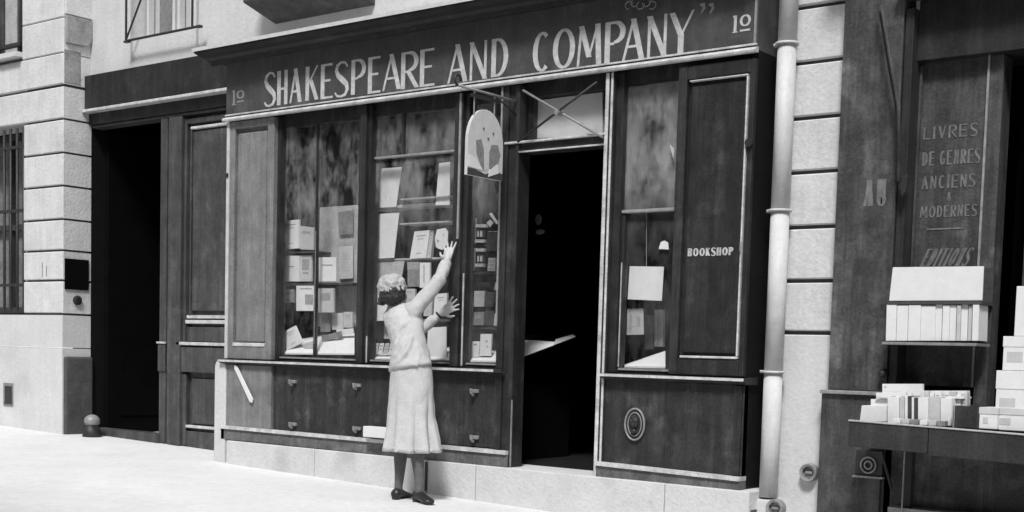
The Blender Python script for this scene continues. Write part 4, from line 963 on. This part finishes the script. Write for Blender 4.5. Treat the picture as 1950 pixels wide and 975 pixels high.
tslab(TX0 + .001, TX0 + .018, YT + .02, .095, -.145, -.031, 'table', "end_board")
for x in (TX0 + .18, TX0 + 1.5):
    MB().box(x, x + .05, .03, .08, gz(x) - .05, tz(x) - .032).build("leg", 'table', tb)
MB().box(TX0 + .2, TX0 + .206, -.02, -.012, .1, tz(TX0) - .16).build("leg_edge", 'fnum', tb)
MB().box(X(1697, 965, .05), TX1, .0, .12, Z(1740, 985, .05), Z(1740, 968, .05)).build("lower_shelf", 'fnum', tb)
GT = "books on the stall table"
def tb_book(u0, u1, v0, v1, Y, th, m_, lb, sk=0, cat="book", mk=None, nm="book"): return card(nm, rect(u0, u1, v0, v1, sk), Y, th, m_, lb, cat, GT, marks=mk)
tb_book(1680, 1756, 731, 790, -.05, .03, 'paper', "large white folio standing highest at the back of the stall", 0, mk=[(.06, .10, .08, .12)])
tb_book(1757, 1842, 744, 800, -.06, .06, 'paper', "wide pale book at the back right of the stall heap", -2)
tb_book(1668, 1735, 748, 800, -.10, .04, 'paper', "white volume in front of the tall folio on the stall", 0)
tb_book(1658, 1700, 760, 802, -.15, .04, 'paper', "third white volume stepping down at the stall's left end", 0)
tb_book(1637, 1690, 772, 803, -.20, .05, 'paper', "lowest white pamphlets at the left end of the stall", 4)
ks = [(1690, 1712, 756, 'paper'), (1713, 1722, 756, 'cream'), (1723, 1728, 755, 'paper'), (1729, 1735, 754, 'dgrey'), (1736, 1740, 756, 'paper'), (1741, 1747, 757, 'dgrey'), (1748, 1768, 757, 'paper'), (1769, 1790, 756, 'cream'), (1791, 1812, 758, 'paper')]
lb_ = ["wide white spine", "cream spine", "thin white spine", "left one of the two dark spines", "thin white spine between the two dark ones", "right one of the two dark spines", "white spine right of the dark ones", "cream spine further right", "white spine next to the dark box"]
for k, (u0, u1, v0, m_) in enumerate(ks): tb_book(u0, u1, v0, 806 + (u0 - 1690) * .05, -.22, .14, m_, lb_[k] + " in the front row of the stall")
for k in range(6):
    u = 1700 + k * 17; tb_book(u, u + 14, 797 + k, 806 + k * 1.2, -.29, .05, ('paper', 'cream', 'greyc')[k % 3], "small booklet lying %s along the stall's front edge" % ["leftmost", "second from left", "third from left", "fourth from left", "fifth from left", "rightmost"][k], nm="booklet")
uu = 1664.0; rb = random.Random(5)
ORD = ["first", "second", "third", "fourth", "fifth", "sixth", "seventh", "eighth", "ninth", "tenth", "eleventh", "twelfth", "thirteenth", "fourteenth", "fifteenth", "sixteenth", "seventeenth", "eighteenth", "nineteenth", "twentieth"]; kk_ = 0
while uu < 1836:
    w__ = rb.uniform(5, 13); tp = 744 + rb.uniform(0, 13) + max(0, (1712 - uu) * .42)
    tb_book(uu, uu + w__, tp, 804, -.135 - rb.uniform(0, .02), .03, rb.choice(('paper', 'paper', 'paper2', 'cream', 'paper', 'greyc')), "%s book from the left packed upright in the second row of the stall heap" % ORD[kk_], rb.uniform(-1.5, 2.5))
    uu += w__ + .4; kk_ += 1
for k in range(5):
    x_, z_ = at(1668 + k * 34, 757 + (k % 2) * 6, -.17); o_ = MB().box(x_, x_ + .085, -.17, -.04, z_ - .004, z_ + .006 + .004 * (k % 2)).build("booklet", ('paper2', 'paper', 'cream')[k % 3], bevel=.001)
    o_.rotation_euler = (0, 0, 0); tag(o_, "flat booklet lying %s across the tops of the heaped stall books" % ["leftmost", "second from left", "in the middle", "second from right", "rightmost"][k], "booklet", GT)
bx = thing("open_box", "dark open cardboard box on the stall beside the pale books", "box")
p0, p1, p2 = P3(1814, 812, -.29), P3(1864, 810, -.05), None
zt1 = P3(1814, 772, -.29).z; zbx = tz(p0.x)
for a_, c_ in (((p0.x, -.29), (p0.x + .035, -.02)),):
    q = MB(); xb2 = X(1866, 790, -.02)
    lo = [(p0.x, -.29, zbx), (xb2, -.10, zbx), (xb2, -.10, zt1 - .005), (p0.x, -.29, zt1)]
    q.hexa(lo, [(x + .006, y + .012, z) for x, y, z in lo]).build("box_side", 'dgrey', bx)
q = MB().box(p0.x - .004, p0.x + .004, -.285, -.05, zbx, zt1); q.build("box_end", 'cream', bx)
MB().box(p0.x + .004, p0.x + .1, -.05, -.042, zbx, zt1).build("box_side", 'dgrey', bx)
# right hand stack of white boxes
GB = "white boxes stacked on the stall"
def wbox(u0, v0, v1, Y, lb, w_=.5, d=.25, m_='paper'):
    x0, z1 = at(u0, v0, Y); z0 = Z(u0, v1, Y); o = MB().box(x0, x0 + w_, Y, Y + d, z0, z1).build("white_box", m_, bevel=.003); tag(o, lb, "box", GB)
    if z1 - z0 > .05 and d > .1:
        MB().box(x0 - .003, x0 + w_ + .003, Y - .003, Y + d, z1 - (z1 - z0) * .3, z1 + .002).build("lid", 'paper2' if w_ < .3 else 'paper', o, bevel=.002)
        MB().box(x0 + .02, x0 + min(w_ * .5, .10), Y - .0015, Y - .0002, z0 + (z1 - z0) * .25, z0 + (z1 - z0) * .55).build("label_patch", 'cream', o)
    return o
wbox(1866, 776, 816, -.28, "small white box at the front, bottom of the right stack", .09)
wbox(1899, 706, 820, -.18, "large white box in the middle of the right stack")
wbox(1912, 641, 705, -.15, "white box on top of the right stack", .5)
wbox(1888, 776, 818, -.24, "low white box beside the front one on the stall", .2)
wbox(1936, 545, 640, -.12, "upright white panel at the very right edge above the boxes", .5, .02)

# ------------------------------------------------------------------ the woman
W_ = thing("person", "woman in pale jacket, flared skirt and light wavy hair reaching up at the shop window", "person")
def ell(c, rx, ry, n=40, rot=0, f=None, tilt=(0, 0)):
    out = []
    for k in range(n):
        a = 2 * math.pi * k / n; r = f(a) if f else 1
        x, y = rx * math.cos(a) * r, ry * math.sin(a) * r
        cr_, sr = math.cos(rot), math.sin(rot)
        X_, Y_ = x * cr_ - y * sr, x * sr + y * cr_
        out.append(Vector((c[0] + X_, c[1] + Y_, c[2] + X_ * tilt[0] + Y_ * tilt[1])))
    return out
V = Vector
sho = V((2.425, -.40, 1.310)); elb = V((2.535, -.30, 1.50)); wri = P3(851, 497, -.10); 
lsh_ = V((2.125, -.34, 1.265)); lel = V((2.20, -.20, 1.10)); lwr = P3(838, 598, -.075)
hipc = V((2.42, -.455, .83)); wais = V((2.40, -.44, 1.02)); chest = V((2.30, -.40, 1.22)); neck = V((2.245, -.39, 1.325)); headc = V((2.222, -.415, 1.440))
# one continuous body
bd = MB()
def cap_(a, b_, ra, rb, n=14):
    bd.tube([a, b_], [ra, rb], n); bd.ball(a, ra, n=n); bd.ball(b_, rb, n=n)
cap_(hipc + V((0, 0, -.02)), wais, .125, .105); cap_(wais, chest, .105, .125); cap_(lsh_ + V((.03, 0, -.01)), sho + V((-.03, 0, -.02)), .055, .055)
cap_(chest, neck, .06, .045); cap_(neck, headc + V((0, .0, -.04)), .045, .048)
bd.ball(headc, .098, .82, 1.0, 1.12, 18, Matrix.Rotation(-.35, 3, 'X'))
bd.ball(headc + V((0, .07, -.05)), .05, .9, 1, 1)                 # jaw
bd.ball(headc + V((0, .105, .0)), .015, .8, 1.2, 1.6)             # nose
bd.ball(headc + V((.082, .0, -.01)), .022, .4, .8, 1.2); bd.ball(headc + V((-.082, .0, -.01)), .022, .4, .8, 1.2)   # ears
bd.ball(headc + V((.03, .09, .02)), .012); bd.ball(headc + V((-.03, .09, .02)), .012); bd.ball(headc + V((0, .10, -.045)), .014, 1.5, .7, .5)
cap_(sho, elb, .044, .036); cap_(elb, wri, .034, .023)
cap_(lsh_, lel, .042, .036); cap_(lel, lwr, .032, .023)
def hand(wr, d, up, spread, curl, n_side=1):
    d = d.normalized(); nrm = d.cross(up).normalized(); up = nrm.cross(d).normalized()
    pc_ = wr + d * .05
    for k in range(5): bd.ball(wr + d * (.015 + .017 * k) , .026 + .003 * math.sin(k), 1, 1, 1, 10)
    for k in range(4): cap_(wr + d * .02 + up * (k - 1.5) * .012, wr + d * .085 + up * (k - 1.5) * .019, .013, .011, 8)
    ln = (.052, .066, .072, .062)
    for k in range(4):
        t = (k - 1.5); a = wr + d * .088 + up * t * .019
        dd = (d + up * t * spread).normalized(); m1_ = a + dd * ln[k] * .5 + nrm * curl * .3 * ln[k]; e_ = m1_ + (dd + nrm * curl).normalized() * ln[k] * .5
        cap_(a, m1_, .0095, .0085, 8); cap_(m1_, e_, .0085, .007, 8)
    tb_ = wr + d * .03 + up * .024 * n_side; t1_ = tb_ + (d * .6 + up * n_side * .9).normalized() * .038; t2_ = t1_ + (d * .9 + up * n_side * .35).normalized() * .032
    cap_(tb_, t1_, .013, .010, 8); cap_(t1_, t2_, .010, .008, 8)
cr_r = V((.79, .61, .03)); 
hand(wri, P3(857, 468, -.035) - wri, V((.7, .2, .1)), .24, -.22, -1)
hand(lwr, P3(868, 578, -.03) - lwr, V((-.1, -.05, 1)), .25, .10, -1)
# legs
lft = V((2.36, -.47, gz(2.36))); rgt = V((2.55, -.49, gz(2.55)))
lkn, rkn = V((2.370, -.445, .44)), V((2.530, -.475, .44)); la, ra = lft + V((-.004, .0, .085)), rgt + V((.008, .01, .09))
for hp, kn_, an in ((hipc + V((-.07, .0, -.03)), lkn, la), (hipc + V((.07, 0, -.03)), rkn, ra)):
    cap_(hp, kn_, .085, .052); md_ = kn_.lerp(an, .35) + V((.0, -.012, 0))
    bd.tube([kn_, md_, kn_.lerp(an, .75), an, an - V((0, 0, .03))], [.042, .045, .031, .025, .027], 14); bd.ball(kn_, .042)
body = bd.build("body", 'skin', W_, smooth=True)
rm = body.modifiers.new("remesh", 'REMESH'); rm.mode = 'VOXEL'; rm.voxel_size = .0055; rm.use_smooth_shade = True
sm_ = body.modifiers.new("smooth", 'SMOOTH'); sm_.iterations = 3; sm_.factor = .5
# stockings
for kn_, an, nm in ((lkn, la, 0), (rkn, ra, 1)):
    md_ = kn_.lerp(an, .35) + V((.0, -.012, 0))
    q = MB().tube([kn_, md_, kn_.lerp(an, .75), an, an - V((0, 0, .035))], [.046, .0490, .0345, .0285, .031], 18); q.build("stocking", 'stock', W_, smooth=True)
# shoes
def shoe(an, fd, lift=0):
    fd = fd.normalized(); sd_ = V((-fd.y, fd.x, 0)); g_ = an.z - .09
    def ring(t, w, z0, z1, n=14):
        c = an + fd * t
        return [V((c.x, c.y, 0)) + sd_ * (w * math.cos(2 * math.pi * k / n)) + V((0, 0, g_ + (z0 + z1) / 2 + (z1 - z0) / 2 * math.sin(2 * math.pi * k / n))) for k in range(n)]
    q = MB().loft([ring(-.062, .018, .028, .05), ring(-.05, .032, .015, .075), ring(-.02, .036, .012, .085), ring(.02, .036, .012, .078), ring(.06, .040, .008, .062), ring(.10, .044, .004, .048), ring(.135, .038, .003, .040), ring(.155, .022, .004, .03)])
    o = q.build("shoe", 'shoe', W_, smooth=True)
    h_ = an - fd * .035; 
    MB().tube([(h_.x, h_.y, g_), (h_.x, h_.y, g_ + .03)], [.027, .031], 12).build("heel", 'shoe', o)
    return o
shoe(la, V((-.25, 1, 0))); shoe(ra, V((.95, -.28, 0)))
# skirt
rings = []
def fl(t):
    def f(a):
        amp = .0 + .19 * max(0, t - .35) / .65
        w1 = abs(math.sin(a * 4 + .9 + .5 * math.sin(a * 2) + .25 * t)); w2 = math.sin(a * 11 + 2 - t)
        return 1 - amp * .25 + amp * (1.15 * (w1 ** .7 - .6) + .28 * w2) + .018 * math.sin(a * 3 + t * 7)
    return f
hemz = .335; 
for i in range(25):
    t = i / 24; z = 1.03 + (hemz - 1.03) * t
    if t < .28: rx = .118 + .034 * (t / .28) ** .8
    elif t < .6: rx = .152 + .012 * (t - .28) / .32
    else: rx = .164 + .040 * ((t - .6) / .4) ** 1.3
    ry = rx * .88; cx_ = 2.428 + .035 * t - .0 * t; cy2 = -.445 - .02 * t
    rings.append(ell((cx_, cy2, z), rx, ry, 144, .2, fl(t)))
inner = [[p.lerp(V((2.45, -.465, p.z)), .035) for p in r] for r in reversed(rings[6:])]
q = MB().loft(rings + inner, False); sk_ = q.build("skirt", 'skirt', W_, smooth=True)
# jacket: torso loft + sleeves, joined into one surface
jk = MB(); J_ = []
prof = [(.895, 2.436, -.455, .156, .135), (.91, 2.434, -.455, .156, .136), (.96, 2.425, -.45, .144, .124), (1.03, 2.41, -.445, .130, .112), (1.09, 2.382, -.435, .126, .106), (1.16, 2.345, -.42, .138, .110), (1.21, 2.312, -.405, .152, .112), (1.25, 2.285, -.395, .156, .104), (1.283, 2.268, -.39, .142, .09), (1.31, 2.256, -.39, .10, .074), (1.33, 2.250, -.39, .060, .056)]
for (z, cx_, cy2, rx, ry) in prof:
    J_.append(ell((cx_, cy2, z), rx, ry, 48, .12, lambda a, z=z: 1 + .018 * math.sin(5 * a + z * 30), (.22 if z < .95 else .12 if z < 1.1 else .08, 0)))
jk.loft(J_)
def on(z, deg, off=0):      # a point on the jacket's surface
    for a_, b_ in zip(prof, prof[1:]):
        if a_[0] <= z <= b_[0]:
            t = (z - a_[0]) / (b_[0] - a_[0]); c_ = [a_[i] + (b_[i] - a_[i]) * t for i in range(5)]; an = math.radians(deg)
            return V((c_[1] + (c_[3] + off) * math.cos(an), c_[2] + (c_[4] + off) * math.sin(an), z))
for pts_, w_ in (([(.90, -105), (.95, -85), (1.0, -66), (1.06, -50), (1.12, -38)], .021), ([(.92, -120), (.99, -98), (1.05, -80), (1.10, -68)], .018), ([(1.0, -118), (1.06, -100), (1.12, -86)], .014),
                 ([(1.24, -35), (1.19, -55), (1.15, -80)], .012), ([(1.26, -60), (1.21, -82), (1.18, -105)], .012), ([(.90, -40), (.97, -28), (1.05, -20)], .012), ([(1.10, -120), (1.15, -105), (1.20, -88)], .012)):
    jk.tube([on(z, a_, .004) for z, a_ in pts_], [w_ * .3] + [w_] * (len(pts_) - 2) + [w_ * .3], 10)
def cj(a, b_, ra, rb, n=18): jk.tube([a, b_], [ra, rb], n); jk.ball(a, ra, n=n); jk.ball(b_, rb, n=n)
cj(sho + V((-.03, 0, -.03)), elb, .064, .048); cj(elb, elb.lerp(wri, .80), .047, .036); jk.tube([elb.lerp(wri, .40), elb.lerp(wri, .92)], [.046, .041], 18); jk.tube([elb.lerp(wri, -.08), elb.lerp(wri, .02), elb.lerp(wri, .08)], [.048, .056, .05], 18)
cj(lsh_ + V((.015, 0, -.02)), lel, .058, .046); cj(lel, lel.lerp(lwr, .78), .044, .034)
cj(lsh_ + V((.03, 0, -.01)), sho + V((-.05, 0, -.02)), .060, .062)
jacket = jk.build("jacket", 'cloth', W_, smooth=True)
rm = jacket.modifiers.new("remesh", 'REMESH'); rm.mode = 'VOXEL'; rm.voxel_size = .008; rm.use_smooth_shade = True
sm_ = jacket.modifiers.new("smooth", 'SMOOTH'); sm_.iterations = 5; sm_.factor = .5
tx = bpy.data.textures.new("cloth_folds", 'CLOUDS'); tx.noise_scale = .17; tx.noise_depth = 2
dm = jacket.modifiers.new("folds", 'DISPLACE'); dm.texture = tx; dm.strength = .036; dm.mid_level = .56; dm.texture_coords = 'GLOBAL'
dk = skd = sk_.modifiers.new("folds", 'DISPLACE'); dk.texture = tx; dk.strength = .020; dk.mid_level = .5; dk.texture_coords = 'GLOBAL'
# drag folds at the small of the back
fo = MB()
for (a_, b_, c_) in (((752, 698), (778, 672), (792, 640)), ((750, 672), (766, 662), (782, 650))):
    pass
# collar
MB().loft([ell((2.250, -.39, 1.295), .090, .078, 32, .1), ell((2.243, -.392, 1.345), .064, .062, 32, .1), ell((2.243, -.392, 1.342), .050, .050, 32, .1)], False).build("collar", 'cloth', W_, smooth=True)
# hair and hat
hr = MB(); 
hr.ball(headc + V((.005, -.02, -.03)), .096, .96, .95, .90, 20)
hr.ball(headc + V((.03, -.055, -.07)), .060, 1.3, .8, .7, 16); hr.ball(headc + V((-.045, -.05, -.075)), .045, 1, .8, .7, 16); hr.ball(headc + V((.075, -.01, -.045)), .040, .7, 1, 1, 16)
hr.ball(headc + V((-.05, -.07, -.105)), .024, 1.6, .8, .6, 12); hr.ball(headc + V((.01, -.085, -.06)), .042, 1.4, .7, .8, 12)
hair = hr.build("hair", 'hair', W_, smooth=True)
rm = hair.modifiers.new("remesh", 'REMESH'); rm.mode = 'VOXEL'; rm.voxel_size = .006; rm.use_smooth_shade = True
t2 = bpy.data.textures.new("hair_waves", 'CLOUDS'); t2.noise_scale = .025
dm = hair.modifiers.new("waves", 'DISPLACE'); dm.texture = t2; dm.strength = .018; dm.texture_coords = 'GLOBAL'
ht = MB(); R_ = Matrix.Rotation(.42, 3, 'X') @ Matrix.Rotation(-.10, 3, 'Y')
hc = headc + V((-.004, -.012, .0))
rr_ = []
for (z, r) in ((-.050, .060), (-.046, .092), (-.026, .106), (.0, .110), (.026, .108), (.052, .098), (.076, .078), (.092, .048), (.098, .012)):
    r *= .92
    rr_.append([hc + R_ @ V((r * math.cos(2 * math.pi * k / 40) * .92, r * math.sin(2 * math.pi * k / 40), z + .008 * math.sin(2 * 2 * math.pi * k / 40 + 1) * (1 if z < .03 else .5))) for k in range(40)])
ht.loft(rr_); hat = ht.build("wavy_hair", 'hat', W_, smooth=True)
ss_ = hat.modifiers.new("sub", 'SUBSURF'); ss_.levels = ss_.render_levels = 3
t3 = bpy.data.textures.new("felt_dents", 'CLOUDS'); t3.noise_scale = .034; t3.noise_depth = 2
dm = hat.modifiers.new("dents", 'DISPLACE'); dm.texture = t3; dm.strength = .040; dm.texture_coords = 'GLOBAL'
# watch
wa = lwr + (lwr - lel).normalized() * -.012; dd_ = (lwr - lel).normalized()
MB().tube([wa - dd_ * .007, wa + dd_ * .007], .029, 16).build("wristwatch", 'shoe', W_)
# pale box on the ledge behind her
bx_ = MB(); x0, z1 = at(702, 811, -.06); x1, z0 = at(760, 836, -.06)
tag(MB().box(x0, x1, -.12, -.052, z0, z1).build("cardboard_box", 'paper', bevel=.003), "small white cardboard box on the riser's ledge behind the woman's skirt", "box")
